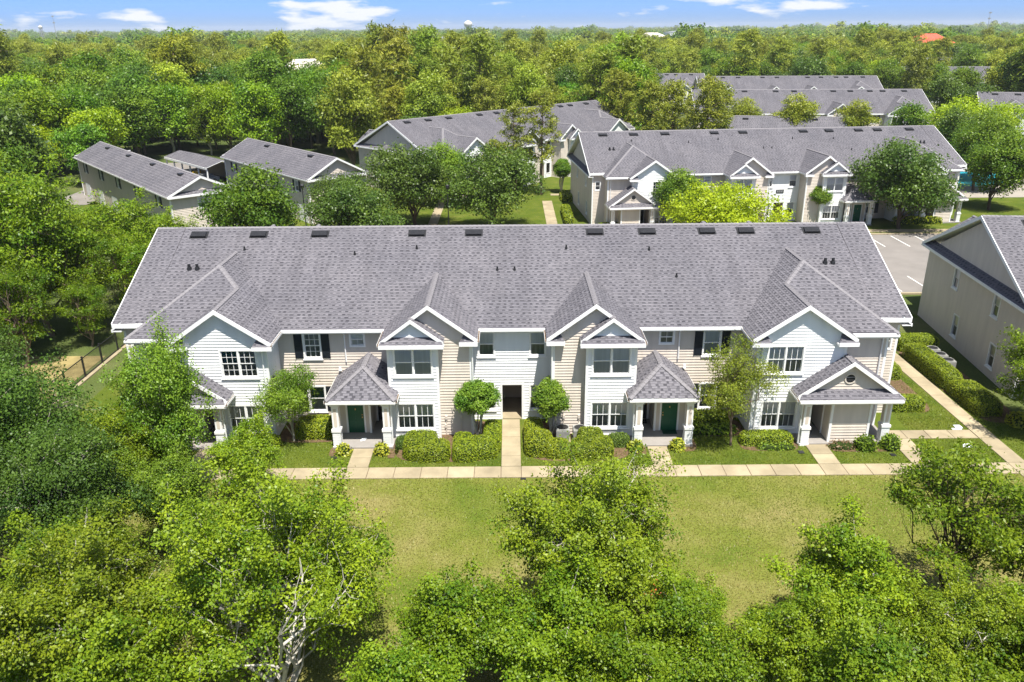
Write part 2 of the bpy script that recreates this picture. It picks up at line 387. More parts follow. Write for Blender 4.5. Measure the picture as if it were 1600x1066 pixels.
def roof_plane(mb, pts, course=0.135, under=1, thick=0.11, seed=0, tabs=True):
    """a convex roof slope: a slab (underside white) laid with rows of laminated shingles, raised and sunk tabs"""
    P = [V(*p) for p in pts]; n = nrm(np.cross(P[1]-P[0], P[2]-P[0]))
    if n[2] < 0: n = -n
    u = nrm(np.cross((0,0,1), n)); v = np.cross(n, u)
    if v[2] < 0: v = -v
    lowp = [p - V(0,0,thick) for p in P]
    mb.face(P, 2); mb.face(lowp, under)
    for i in range(len(P)):
        j = (i+1) % len(P); mb.face([P[i], P[j], lowp[j], lowp[i]], under)
    if not tabs: return
    ab = [(float(p@u), float(p@v)) for p in P]
    o = n*float(P[0]@n)
    b0, b1 = min(q[1] for q in ab), max(q[1] for q in ab)
    r = random.Random(seed*977+13); k = math.floor(b0/course)
    while k*course < b1-0.01:
        a, b = max(k*course, b0), min((k+1)*course, b1)
        sa, sb = span(ab, a+1e-6), span(ab, b-1e-6)
        if sa and sb and b-a > 0.02:
            x = min(sa[0], sb[0]); xe = max(sa[1], sb[1]); dark = False; row = k % 2
            x -= r.uniform(0, 0.4)
            while x < xe:
                w = r.uniform(0.13, 0.25) if dark else (r.uniform(0.12, 0.26) if row else r.uniform(0.3, 0.7))
                x0, x1 = x, x+w; x = x1
                l0, l1 = max(x0, sa[0]), min(x1, sa[1]); t0, t1 = max(x0, sb[0]), min(x1, sb[1])
                if l1 <= l0 and t1 <= t0: dark = not dark; continue
                if l1 < l0: l0 = l1 = min(max(x0, sa[0]), sa[1])
                if t1 < t0: t0 = t1 = min(max(x0, sb[0]), sb[1])
                e0, e1 = (0.008, 0.004) if dark else (0.022, 0.006)
                sh = r.uniform(0.05, 0.42) if dark else r.uniform(0.58, 0.95)
                if row == 0 and dark: sh = r.uniform(0.45, 0.8)
                A = [u*l0+v*a+o+n*e0, u*l1+v*a+o+n*e0, u*t1+v*b+o+n*e1, u*t0+v*b+o+n*e1]
                mb.face(A, 0, sh)
                if not dark: mb.face([u*l0+v*a+o, u*l1+v*a+o, A[1], A[0]], 2)
                dark = not dark
        k += 1
RM = ['shingle', 'white_trim', 'shingle_base']
def shingle_rows(parent, pts):
    g = MB(); roof_plane(g, [V(*p)+V(0,0,0.006) for p in pts], seed=3, thick=0.004, under=2)
    return tag(g.build('shingle_rows', RM, parent), kind='stuff')
def shingle_pieces(parent, pts, course=0.15, seed=0):
    """the same rows, each shingle an object of its own (unit meshes shared, stretched to size)"""
    P = [V(*p) for p in pts]; n = nrm(np.cross(P[1]-P[0], P[2]-P[0]))
    if n[2] < 0: n = -n
    u = nrm(np.cross((0,0,1), n)); v = np.cross(n, u)
    if v[2] < 0: v = -v
    ab = [(float(p@u), float(p@v)) for p in P]; o = n*float(P[0]@n)
    b0, b1 = min(q[1] for q in ab), max(q[1] for q in ab); r = random.Random(seed); k = 0; cnt = 0
    while b0+k*course < b1-0.03:
        a, b = b0+k*course, min(b0+(k+1)*course, b1)
        sa, sb = span(ab, a+1e-6), span(ab, b-1e-6); x = sa[0]-r.uniform(0, 0.2); dark = r.random() < 0.4
        while x < sa[1]:
            w = r.uniform(0.13, 0.22) if dark else r.uniform(0.24, 0.40)
            l0, l1 = max(x, sa[0]), min(x+w, sa[1]); t0, t1 = max(x, sb[0]), min(x+w, sb[1]); x += w
            if l1-l0 > 0.03:
                if t1 < t0: t0 = t1 = min(max((l0+l1)/2, sb[0]), sb[1])
                e = 0.010 if dark else 0.026
                A = [u*l0+v*a+o+n*e, u*l1+v*a+o+n*e, u*t1+v*b+o+n*(e*0.4), u*t0+v*b+o+n*(e*0.4)]; B = [q-n*e for q in A]
                mb = MB(); sh = r.uniform(0.05, 0.4) if dark else r.uniform(0.6, 1.0)
                mb.face(A, 0, sh)
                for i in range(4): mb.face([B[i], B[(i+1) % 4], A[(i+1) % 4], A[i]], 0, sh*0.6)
                mb.build('shingle', 'shingle', parent); cnt += 1
            dark = not dark
        k += 1
    return cnt
def cap_mesh(mb, p0, p1, w=0.15, drop=0.07, m=0):
    """ridge or hip cap: overlapping folded pieces along a line"""
    p0, p1 = V(*p0), V(*p1); d = p1-p0; L = np.linalg.norm(d); d /= L
    s = nrm(np.cross(d, (0,0,1))); up = V(0,0,1); k = max(1, int(L/0.3))
    for i in range(k):
        a, b = p0+d*(L*i/k), p0+d*(L*(i+1)/k+0.02)
        h0, h1 = 0.055, 0.035
        c0, c1 = a+up*h0, b+up*h1
        for sg in (-1, 1):
            q0, q1 = a+s*w*sg+up*(h0-drop), b+s*w*sg+up*(h1-drop)
            mb.face([c0, q0, q1, c1], m)
            mb.face([q0, q0-up*0.05, q1-up*0.05, q1], m)
        mb.face([c0, a-s*w+up*(h0-drop), a-s*w+up*(h0-drop-0.05), a+s*w+up*(h0-drop-0.05), a+s*w+up*(h0-drop)], m)
def cap(c, p0, p1, w=0.15, drop=0.07):
    mb = MB(); cap_mesh(mb, p0, p1, w, drop); c.lines = getattr(c, 'lines', [])+[mb]
def caps(c, parent):
    for mb in c.lines: mb.build('ridge_cap', 'shingle_cap', parent)
def split_boxes(m, name, mat, parent):
    for k in range(len(m.v)//8):
        q = MB(); q.v = m.v[k*8:k*8+8]; q.f = [tuple(i-k*8 for i in f) for f in m.f[k*6:k*6+6]]; q.m = [0]*6; q.a = [0.5]*6; q.build(name, mat, parent)
def window(parent, fr, u0, u1, z0, z1, panes=1, grid=None, shutters=False, blind=('blind_pale','blind_pale'), sill=True, casing=0.10, low_screen=True):
    """double-hung window(s): casing, mullion, sashes, each pane, muntins, blinds or dim-room sheets behind, shutters beside"""
    m = MB(); c = casing
    m.obox(fr, u0-c, u0, -0.08, 0.05, z0-c, z1+c); m.obox(fr, u1, u1+c, -0.08, 0.05, z0-c, z1+c)
    m.obox(fr, u0, u1, -0.08, 0.05, z1, z1+c); m.obox(fr, u0, u1, -0.08, 0.05, z0-c, z0)
    w = (u1-u0)/panes
    for i in range(1, panes): m.obox(fr, u0+w*i-0.045, u0+w*i+0.045, -0.08, 0.045, z0, z1)
    o = m.build('window', 'white_trim', parent)
    if sill:
        s = MB(); s.obox(fr, u0-c-0.05, u1+c+0.05, 0.0, 0.10, z0-c-0.05, z0-c+0.01); s.build('sill', 'white_trim', o)
    zm = (z0+z1)/2
    for i in range(panes):
        a = u0+w*i+(0.045 if i else 0); b = u0+w*(i+1)-(0.045 if i < panes-1 else 0)
        s = MB(); e = 0.035
        for (q0, q1, d) in ((z0, zm, -0.055), (zm, z1, -0.025)):
            s.obox(fr, a, a+e, d-0.02, d+0.02, q0, q1); s.obox(fr, b-e, b, d-0.02, d+0.02, q0, q1)
            s.obox(fr, a+e, b-e, d-0.02, d+0.02, q0, q0+e); s.obox(fr, a+e, b-e, d-0.02, d+0.02, q1-e, q1)
        if grid:
            gx, gz = grid
            for (q0, q1, d) in ((z0, zm, -0.06), (zm, z1, -0.03)):
                for k in range(1, gx): uu = a+(b-a)*k/gx; s.obox(fr, uu-0.014, uu+0.014, d-0.008, d+0.008, q0+e, q1-e)
                for k in range(1, gz): q = q0+(q1-q0)*k/gz; s.obox(fr, a+e, b-e, d-0.0085, d+0.0085, q-0.014, q+0.014)
        s.build('sash', 'white_trim', o)
        for (q0, q1, d, g) in ((z0, zm, -0.056, 'glass_screen' if low_screen else 'glass'), (zm, z1, -0.026, 'glass')):
            p = MB(); pq = [fr(a+0.02,d,q0+0.02), fr(b-0.02,d,q0+0.02), fr(b-0.02,d,q1-0.02), fr(a+0.02,d,q1-0.02)]
            if np.dot(np.cross(pq[1]-pq[0], pq[3]-pq[0]), fr(0,1,0)-fr(0,0,0)) < 0: pq.reverse()
            p.face(pq); p.build('pane', g, o)
        up, lo = blind[i] if isinstance(blind[i], tuple) else (blind[i], blind[i])
        p = MB(); p.obox(fr, a-0.02, b+0.02, -0.085, -0.075, zm, z1+0.05); p.build('blind', up, o)
        p = MB(); p.obox(fr, a-0.02, b+0.02, -0.087, -0.077, z0-0.05, zm); p.build('blind', lo, o)  # dark sheets stand in for the unlit room behind the glass
    if shutters:
        for (a, b) in ((u0-c-0.50, u0-c-0.02), (u1+c+0.02, u1+c+0.50)):
            s = MB(); s.obox(fr, a, b, 0.02, 0.06, z0-0.02, z1+0.05)
            for k in range(9):
                for q0, q1 in ((z0+0.05, zm-0.05), (zm+0.05, z1-0.02)):
                    q = q0+(q1-q0)*k/9; s.obox(fr, a+0.05, b-0.05, 0.06, 0.075, q, q+(q1-q0)/18)
            s.obox(fr, a, a+0.05, 0.06, 0.08, z0-0.02, z1+0.05); s.obox(fr, b-0.05, b, 0.06, 0.08, z0-0.02, z1+0.05)
            s.build('shutter', 'shutter_black', o)
    return o
def door(parent, fr, u0, u1, z0, z1, mat, hand=1):
    m = MB(); c = 0.10
    m.obox(fr, u0-c, u0, -0.05, 0.05, z0, z1+c); m.obox(fr, u1, u1+c, -0.05, 0.05, z0, z1+c); m.obox(fr, u0, u1, -0.05, 0.05, z1, z1+c)
    m.build('door_frame', 'white_trim', parent)
    d = MB(); d.obox(fr, u0+0.005, u1-0.005, -0.04, 0.0, z0, z1-0.005)
    w = u1-u0
    for (a, b) in ((0.12, 0.46), (0.54, 0.88)):
        for (q0, q1) in ((0.10, 0.36), (0.43, 0.78), (0.84, 0.94)):
            d.obox(fr, u0+w*a, u0+w*b, 0.0, 0.014, z0+(z1-z0)*q0, z0+(z1-z0)*q1)
    o = d.build('door', mat, parent)
    h = MB(); uu = u0+w*(0.9 if hand > 0 else 0.1)
    h.obox(fr, uu-0.03, uu+0.03, 0.0, 0.05, z0+0.98, z0+1.06); h.obox(fr, uu-0.025, uu+0.025, 0.0, 0.03, z0+1.15, z0+1.21); h.build('handle', 'brass', o)
    k = MB(); k.obox(fr, u0+w*0.47, u0+w*0.53, 0.014, 0.04, z0+1.5, z0+1.6); k.build('knocker', 'brass', o)
    return o
def column(parent, x, y, z0, z1):
    m = MB(); m.box(x-0.26, x+0.26, y-0.26, y+0.26, z0, z0+0.14); m.box(x-0.21, x+0.21, y-0.21, y+0.21, z0+0.14, z0+1.05)
    m.box(x-0.27, x+0.27, y-0.27, y+0.27, z0+1.05, z0+1.20); m.box(x-0.19, x+0.19, y-0.19, y+0.19, z0+1.20, z1-0.12); m.box(x-0.25, x+0.25, y-0.25, y+0.25, z1-0.12, z1)
    o = m.build('column', 'white_trim', parent)
    s = MB()
    for k in range(5):
        q = z0+0.20+k*0.165
        s.box(x-0.232, x+0.232, y-0.232, y+0.232, q, q+0.15)
    s.build('plinth_cladding', 'white_siding', o)
    s = MB(); q0, q1 = z0+1.38, z1-0.30
    s.box(x-0.085, x+0.085, y-0.205, y+0.205, q0, q1); s.box(x-0.205, x+0.205, y-0.085, y+0.085, q0+0.001, q1-0.001)
    s.build('inset_panel', 'tan_siding', o)
    return o
def gutter(parent, p0, p1, out, z):
    """white trough along an eave, a dark strip inside"""
    out = V(*out); p0, p1 = V(*p0), V(*p1); p0[2] = p1[2] = z
    m = MB(); up = V(0,0,1)
    m.beam(p0, p1, out, up, 0.012, 0.14, 0); m.beam(p0+out*0.10, p1+out*0.10, out, up, 0.014, 0.13, 0)
    m.beam(p0+out*0.012-up*0.118, p1+out*0.012-up*0.118, out, up, 0.088, 0.012, 0)
    m.beam(p0+out*0.012-up*0.07, p1+out*0.012-up*0.07, out, up, 0.088, 0.04, 1)  # dark brown strip laid along the inside of the trough
    return m.build('gutter', ['white_trim', 'mulch'], parent)
def downspout(parent, pts):
    m = MB()
    for a, b in zip(pts[:-1], pts[1:]): m.tube([a, b], [0.045, 0.045], 4)
    return m.build('downspout', 'white_trim', parent)
def turtle_vent(parent, x, y, z, slope):
    m = MB(); c = math.sqrt(1+slope*slope); v = V(0, 1/c, slope/c); n = V(0, -slope/c, 1/c); p = V(x, y, z)
    def q(a, b, h): return p+V(a,0,0)+v*b+n*h
    lo = [q(-0.52,-0.28,0.01), q(0.52,-0.28,0.01), q(0.46,0.28,0.01), q(-0.46,0.28,0.01)]
    hi = [q(-0.50,-0.30,0.17), q(0.50,-0.30,0.17), q(0.44,0.24,0.12), q(-0.44,0.24,0.12)]
    m.face(hi)
    for i in range(4): m.face([lo[i], lo[(i+1) % 4], hi[(i+1) % 4], hi[i]])
    m.face([q(-0.60,-0.36,0.026), q(0.60,-0.36,0.026), q(0.6,0.4,0.026), q(-0.6,0.4,0.026)])
    return m.build('roof_vent', 'dark_metal', parent)
def pipe_vent(parent, x, y, z, r=0.07, h=0.32):
    m = MB(); m.tube([(x,y,z-0.1), (x,y,z+h*0.4), (x,y,z+h*0.42), (x,y,z+h)], [r*1.8, r*1.5, r, r], 8); return m.build('vent_pipe', 'dark_metal', parent)
def trim_post(m, x, y, z0, z1, w=0.10): m.box(x-w, x+w, y-w, y+w, z0, z1)

# ------------------------------------------------------------------ the apartment house (front towards -y, main wall plane y = 0)
def main_z(y): return 6.2+0.46*(y+0.45)
def apartment():
    B = empty('apartment_building')
    F0 = lambda y: frame((0,y,0), (1,0,0), (0,-1,0))
    # --- windows by wall first, so that the walls can be cut
    PALE = 'blind_pale'; DK = 'blind_dark'
    wins = []                                     # (frame, u0,u1,z0,z1,kw)
    def win(fr, *a, **k): wins.append((fr, a, k))
    holes = {}
    def hole(key, u0, u1, z0, z1): holes.setdefault(key, []).append((u0, u1, z0, z1))
    fm = F0(0.0)
    def add(key, fr, u0, u1, z0, z1, **k):
        u0, u1 = min(u0, u1), max(u0, u1)
        hole(key, u0-0.05, u1+0.05, z0-0.05, z1+0.05); win(fr, u0, u1, z0, z1, **k)
    for s in (1, -1):
        add('main', fm, 1.12*s, 1.98*s, 4.3, 5.75, blind=(('blind_pale','blind_dark'),))
        add('main', fm, 1.12*s, 1.98*s, 0.70, 2.30, blind=((PALE, DK),))
        add('main', fm, 8.92*s, 9.68*s, 5.02, 5.78, grid=(2,1) if s < 0 else (2,1), blind=(PALE if s < 0 else DK,), sill=False)
        add('main', fm, 11.58*s, 12.5*s, 4.25, 5.78, grid=(3,2) if s < 0 else None, shutters=True, blind=((DK if s < 0 else PALE, DK if s < 0 else PALE),))
        add('main', fm, 11.58*s, 12.5*s, 0.70, 2.30, shutters=True, blind=(('blind_teal' if s < 0 else PALE, PALE if s < 0 else DK),))
    # main front wall: white in the middle, tan outwards
    mw = MB(); tw = MB()
    hb = holes['main']+[(-0.62, 0.58, 0, 2.34)]
    siding(mw, fm, [(-2.4,0.0),(2.4,0.0),(2.4,6.1),(-2.4,6.1)], hb)
    mw.build('wall', 'white_siding', B)
    for s in (1, -1):
        tw = MB(); a, b = sorted((7.1*s, 14.1*s))
        ph = [tuple(sorted((7.35*s, 8.35*s)))+(0.1, 2.2)]
        siding(tw, fm, [(a,0.0),(b,0.0),(b,6.1),(a,6.1)], holes['main']); tw.build('wall', 'tan_siding', B)
    # passage through the house
    p = MB(); p.face([(-0.62,0,0.06),(-0.62,3.0,0.06),(-0.62,3.0,2.4),(-0.62,0,2.4)]); p.face([(0.58,0,0.06),(0.58,3.0,0.06),(0.58,3.0,2.4),(0.58,0,2.4)])
    p.face([(-0.62,3.0,0.06),(0.58,3.0,0.06),(0.58,3.0,2.4),(-0.62,3.0,2.4)]); p.face([(-0.62,0,2.38),(0.58,0,2.38),(0.58,3.0,2.38),(-0.62,3.0,2.38)])
    po = p.build('passage', 'passage_tan', B)
    p = MB(); p.box(-0.62, 0.58, -0.05, 3.6, 0.0, 0.06); p.build('passage_floor', 'concrete', po)
    p = MB(); p.box(-0.74, -0.62, -0.045, 0.05, 0.0, 2.46); p.box(0.58, 0.70, -0.045, 0.05, 0.0, 2.46); p.box(-0.62, 0.58, -0.045, 0.05, 2.34, 2.46); p.build('passage_trim', 'white_trim', po)
    # --- roofs of the main block
    r = MB()
    def RP(pts, sd): roof_plane(r, pts, seed=sd)
    yb = 17.45
    RP([(-22,-0.45,main_z(-0.45)),(22,-0.45,main_z(-0.45)),(22,8.5,main_z(8.5)),(-22,8.5,main_z(8.5))], 1)
    for s in (1, -1): RP([(22*s,0.15,main_z(0.15)),(23.9*s,0.15,main_z(0.15)-0.05),(23.9*s,8.5,main_z(8.5)),(22*s,8.5,main_z(8.5))], 2)
    roof_plane(r, [(-23.9,yb,6.2),(23.9,yb,6.2),(23.9,8.5,main_z(8.5)),(-23.9,8.5,main_z(8.5))], seed=3)
    roof = r.build('roof', RM, B)
    c = MB(); cap(c, (-23.9,8.5,main_z(8.5)), (23.9,8.5,main_z(8.5)), 0.17, 0.075); caps(c, roof)
    for x in (-20.9, -16.9, -12.8, -6.3, -1.9+0.0-0.6, 4.1+1.5, 9.1, 15.7, 20.1+0.0, 22.0-8.9):
        yy = 7.75; turtle_vent(roof, x, yy, main_z(yy), 0.46)
    for (x, y) in ((-20.6,4.6),(-20.1,4.6),(20.1,4.7),(20.6,4.7),(-0.9,4.3),(0.2,4.3),(9.0,6.0),(10.4,3.6),(-10.2,5.8),(-17.5,6.3),(3.6,6.2),(-6.2,6.3)):
        pipe_vent(roof, x, y, main_z(y), 0.10 if abs(x) > 19 else 0.055, 0.34 if abs(x) > 19 else 0.25)
    # rear cross gables (their tips show above the ridge)
    for s in (1, -1):
        for (xc, hw) in ((15.7, 2.6), (19.4, 2.2)):
            g = MB(); zr = 7.95; ze = zr-0.66*hw
            roof_plane(g, [(xc*s,12.2,zr),(xc*s,19.5,zr),((xc-hw)*s,19.5,ze),((xc-hw)*s,12.2,ze)], seed=4, course=0.2)
            roof_plane(g, [(xc*s,12.2,zr),(xc*s,19.5,zr),((xc+hw)*s,19.5,ze),((xc+hw)*s,12.2,ze)], seed=5, course=0.2)
            g.box((xc-hw+0.4)*s if s > 0 else (xc+hw-0.4)*s, (xc+hw-0.4)*s if s > 0 else (xc-hw+0.4)*s, 17.0, 19.1, 0, ze, 1); g.face([((xc-hw+0.4)*s,19.1,ze),((xc+hw-0.4)*s,19.1,ze),(xc*s,19.1,zr-0.3)], 1)
            go = g.build('gable_roof', RM, B); c = MB(); cap(c, (xc*s,12.3,zr), (xc*s,19.5,zr)); caps(c, go)
    # fascia and gutter of the long eave, between the bays
    for (a, b) in ((-1.98, 1.98), (7.52, 13.7), (-13.7, -7.52)):
        m = MB(); m.box(a, b, -0.45, 0.0, 5.98, 6.05); m.box(a, b, -0.47, -0.43, 5.95, 6.19); m.build('fascia', 'white_trim', B)
        gutter(B, (a,-0.47,0), (b,-0.47,0), (0,-1,0), 6.17)
    for s in (1, -1):
        # ---- the gabled bays T (tan, behind) and B (white, in front)
        g = MB(); sd = 10+s
        roof_plane(g, [(1.98*s,-2.35,6.25),(4.75*s,-2.35,8.30),(4.75*s,4.2,8.30),(1.98*s,-0.30,6.25)], seed=sd)
        roof_plane(g, [(4.75*s,-2.35,8.30),(4.75*s,4.2,8.30),(7.52*s,-0.30,6.25),(7.52*s,-2.35,6.25)], seed=sd+3)
        roof_plane(g, [(5.70*s,-2.75,7.597),(7.52*s,-2.75,6.25),(7.52*s,-2.35,6.25),(5.70*s,-2.35,7.597)], seed=sd+4)
        roof_plane(g, [(5.70*s,-2.75,7.597),(3.88*s,-2.75,6.25),(3.88*s,-2.0,6.25),(5.70*s,-2.0,7.597)], seed=sd+5)
        roof_plane(g, [(3.88*s,-2.98,6.16),(7.52*s,-2.98,6.16),(7.3*s,-2.5,6.50),(4.1*s,-2.5,6.50)], seed=sd+6)
        roof_plane(g, [(1.98*s,-2.42,6.10),(3.0*s,-2.42,6.10),(2.75*s,-2.0,6.44),(2.2*s,-2.0,6.44)], seed=sd+7)
        go = g.build('gable_roof', RM, B)
        c = MB(); cap(c, (4.75*s,-2.35,8.30), (4.75*s,4.2,8.30)); cap(c, (5.70*s,-2.75,7.6), (5.70*s,-2.3,7.6)); caps(c, go)
        def rake(m, x0, z0, x1, z1, y, h=0.24):
            m.beam((x0,y,z0-0.0), (x1,y,z1-0.0), (0,-1,0), (0,0,1), 0.05, h)
        m = MB(); rake(m, 4.75*s, 8.31, 1.98*s, 6.26, -2.35); rake(m, 4.75*s, 8.31, 5.75*s, 7.57, -2.35)
        m.build('rake_trim', 'white_trim', go)
        m = MB(); rake(m, 5.7*s, 7.61, 3.88*s, 6.26, -2.75, 0.22); rake(m, 5.7*s, 7.61, 7.52*s, 6.26, -2.75, 0.22); m.build('rake_trim', 'white_trim', go)
        m = MB(); a, b = sorted((3.86*s, 7.54*s)); m.box(a, b, -3.0, -2.48, 5.93, 6.05); m.box(a, b, -3.02, -2.97, 5.93, 6.15)
        a, b = sorted((1.96*s, 3.02*s)); m.box(a, b, -2.44, -2.0, 5.86, 6.0); m.box(a, b, -2.46, -2.41, 5.86, 6.10)
        a, b = sorted((7.1*s, 7.52*s)); m.box(a, b, -2.96, -0.0, 6.051, 6.10)
        a, b = sorted((1.98*s, 2.4*s)); m.box(a, b, -2.40, -0.0, 6.001, 6.09)
        split_boxes(m, 'fascia', 'white_trim', B)
        gutter(B, (7.52*s,-2.98,0), (7.52*s,-0.45,0), (s,0,0), 6.2); gutter(B, (1.98*s,-2.42,0), (1.98*s,-0.6,0), (-s,0,0), 6.2)
        # walls
        ft, fb = F0(-2.0), F0(-2.5)
        bw = sorted((4.66*s, 6.74*s))
        hb2 = []
        for (z0, z1, gr, bl) in ((4.12, 5.72, (1,1), ((PALE,PALE),(PALE,PALE))), (0.70, 2.28, (3,1), ((PALE,DK),(PALE,DK)))):
            hb2.append((bw[0]-0.05, bw[1]+0.05, z0-0.05, z1+0.05)); win(fb, bw[0], bw[1], z0, z1, panes=2, grid=gr if gr != (1,1) else None, blind=bl)
        m = MB(); a, b = sorted((2.4*s, 7.1*s)); siding(m, ft, [(a,0),(b,0),(b,6.3),(4.75*s,8.15),(a,6.3)] , [tuple(sorted((4.32*s,7.1*s)))+(0,6.2)])
        f1 = frame((2.4*s,0,0), (0,-1,0), (-s,0,0)); siding(m, f1, [(0,0),(2.0,0),(2.0,6.1),(0,6.1)]); m.build('wall', 'tan_siding', B)
        m = MB(); a, b = sorted((4.3*s, 7.1*s)); siding(m, fb, [(a,0),(b,0),(b,6.0),(a,6.0)], hb2)
        siding(m, frame((4.3*s,-2.0,0), (0,-1,0), (-s,0,0)), [(0,0),(0.5,0),(0.5,6.0),(0,6.0)]); siding(m, frame((7.1*s,0,0), (0,-1,0), (s,0,0)), [(0,0),(2.5,0),(2.5,6.0),(0,6.0)])
        siding(m, frame((0,-2.5,0), (1,0,0), (0,-1,0)), [(min(4.3*s,7.1*s),6.48),(max(4.3*s,7.1*s),6.48),(5.7*s,7.52)]); m.build('wall', 'white_siding', B)
        m = MB()
        for (x, y) in ((2.4, -2.0), (4.3, -2.5), (7.1, -2.5)): m.box(x*s-0.07, x*s+0.07, y-0.035, y+0.10, 0, 5.95)
        split_boxes(m, 'corner_board', 'white_trim', B)
        downspout(B, [(2.12*s,-2.1,6.0),(2.30*s,-2.13,5.7),(2.30*s,-2.13,0.1)])
        downspout(B, [(10.05*s,-0.50,6.05),(10.05*s,-0.10,5.75),(10.05*s,-0.10,4.0)])
        # meters and pipes low on the tan bay
        for k, (x, z) in enumerate(((3.05, 1.05), (3.95, 1.05), (3.98, 0.5))):
            m = MB(); m.box(x*s-0.07, x*s+0.07, -2.10, -2.0, z, z+0.22); m.tube([(x*s,-2.06,z),(x*s,-2.06,0.02)], [0.02,0.02], 5); m.build('meter_box', 'tan_trim', B)
        m = MB(); m.tube([(10.45*s,-0.06,3.55),(10.45*s,-0.2,3.52)], [0.05,0.07], 8); m.tube([(10.45*s,-0.16,3.7),(10.45*s,-0.16,3.45)], [0.06,0.11], 8); m.build('wall_lamp', 'white_trim', B)
        # ---- the wing W at the end
        g = MB(); sd = 30+s
        roof_plane(g, [(13.65*s,-2.75,6.25),(16.6*s,-2.75,8.26),(16.6*s,4.04,8.26),(13.65*s,-0.34,6.25)], seed=sd)
        roof_plane(g, [(16.6*s,1.39,8.26),(18.05*s,2.99,9.25),(18.05*s,6.2,9.25),(16.6*s,4.04,8.26)], seed=sd+1)
        roof_plane(g, [(22.3*s,-1.85,6.25),(18.05*s,2.99,9.25),(16.6*s,1.39,8.26),(19.55*s,-1.85,6.25)], seed=sd+2)
        roof_plane(g, [(22.3*s,-1.85,6.25),(18.05*s,2.99,9.25),(18.05*s,6.2,9.25),(22.3*s,-0.3,6.25)], seed=sd+3)
        roof_plane(g, [(16.6*s,-2.75,8.26),(19.55*s,-2.75,6.25),(19.55*s,-1.85,6.25),(16.6*s,1.39,8.26)], seed=sd+4)
        for (a, b) in ((13.6, 14.7), (18.5, 19.6)):
            roof_plane(g, [(a*s,-2.86,6.06),(b*s,-2.86,6.06),((b-0.22)*s,-2.4,6.44),((a+0.22)*s,-2.4,6.44)], seed=sd+5)
        go = g.build('gable_roof', RM, B)
        c = MB(); cap(c, (16.6*s,-2.75,8.26), (16.6*s,1.4,8.26)); cap(c, (16.6*s,1.4,8.26), (18.05*s,3.0,9.25)); cap(c, (18.05*s,3.0,9.25), (18.05*s,6.2,9.25)); cap(c, (22.3*s,-1.85,6.25), (18.05*s,3.0,9.25))
        caps(c, go)
        m = MB(); rake(m, 16.6*s, 8.28, 13.62*s, 6.25, -2.75, 0.26); rake(m, 16.6*s, 8.28, 19.58*s, 6.25, -2.75, 0.26); m.build('rake_trim', 'white_trim', go)
        m = MB()
        for (a, b) in ((13.58, 14.72), (18.48, 19.62)): a, b = sorted((a*s, b*s)); m.box(a, b, -2.88, -2.4, 5.84, 5.96); m.box(a, b, -2.90, -2.85, 5.84, 6.06)
        a, b = sorted((13.65*s, 14.1*s)); m.box(a, b, -2.84, 0, 5.961, 6.08)
        a, b = sorted((19.62*s, 22.3*s)); m.box(a, b, -1.85, -1.4, 5.97, 6.05); m.box(a, b, -1.88, -1.84, 5.95, 6.2)
        a, b = sorted((21.9*s, 22.3*s)); m.box(a, b, -1.83, 0.4, 6.055, 6.10)
        a, b = sorted((22.0*s, 23.92*s)); m.box(a, b, 0.12, 0.5, 6.22, 6.30); m.box(a, b, 0.10, 0.15, 6.18, 6.44); split_boxes(m, 'fascia', 'white_trim', B)
        gutter(B, (13.65*s,-2.86,0), (13.65*s,-0.45,0), (-s,0,0), 6.2); gutter(B, (19.66*s,-1.88,0), (22.3*s,-1.88,0), (0,-1,0), 6.19)
        fw, ff, fe = F0(-2.4), F0(-1.4), F0(0.5)
        ww = sorted((14.72*s, 16.68*s)); hw2 = [tuple(sorted((16.98*s, 18.3*s)))+(0.1, 2.75)]
        left = s < 0
        for (z0, z1) in ((4.08, 5.68), (0.55, 2.2)):
            hw2.append((ww[0]-0.05, ww[1]+0.05, z0-0.05, z1+0.05))
            bl = (((('blind_teal', DK), (DK, DK)) if left else ((PALE, PALE), (PALE, DK))) if z0 > 3 else (((PALE, DK), (PALE, DK))))
            win(fw, ww[0], ww[1], z0, z1, panes=2, grid=(3,2) if left and z0 > 3 else (3,1), blind=bl)
        m = MB(); a, b = sorted((14.1*s, 19.1*s)); siding(m, fw, [(a,0),(b,0),(b,6.3),(16.6*s,8.02),(a,6.3)], hw2)
        siding(m, frame((14.1*s,0,0), (0,-1,0), (-s,0,0)), [(0,0),(2.4,0),(2.4,6.1),(0,6.1)])
        siding(m, frame((19.1*s,-1.4,0), (0,-1,0), (s,0,0)), [(0,0),(1.0,0),(1.0,6.1),(0,6.1)]); m.build('wall', 'white_siding', B)
        m = MB(); a, b = sorted((19.1*s, 21.9*s)); siding(m, ff, [(a,0),(b,0),(b,6.05),(a,6.05)])
        siding(m, frame((21.9*s,0.5,0), (0,-1,0), (s,0,0)), [(0,0),(1.9,0),(1.9,6.05),(0,6.05)])
        a, b = sorted((21.9*s, 23.4*s)); ew = sorted((22.5*s, 23.05*s)); win(fe, ew[0], ew[1], 4.35, 5.3, blind=(DK,), sill=False)
        siding(m, fe, [(a,0),(b,0),(b,6.25),(a,6.25)], [(ew[0]-0.05, ew[1]+0.05, 4.3, 5.35)])
        # end wall with its gable, pent roof between
        fx = frame((23.4*s,0.5,0), (0,1,0), (s,0,0)); eh = []
        for (u, z0, z1) in ((4.4,4.15,5.65),(10.9,4.15,5.65),(3.6,0.75,2.3),(9.6,0.75,2.3)):
            eh.append((u-0.45, u+0.45, z0-0.05, z1+0.05)); win(fx, u-0.4, u+0.4, z0, z1, blind=((PALE, DK),))
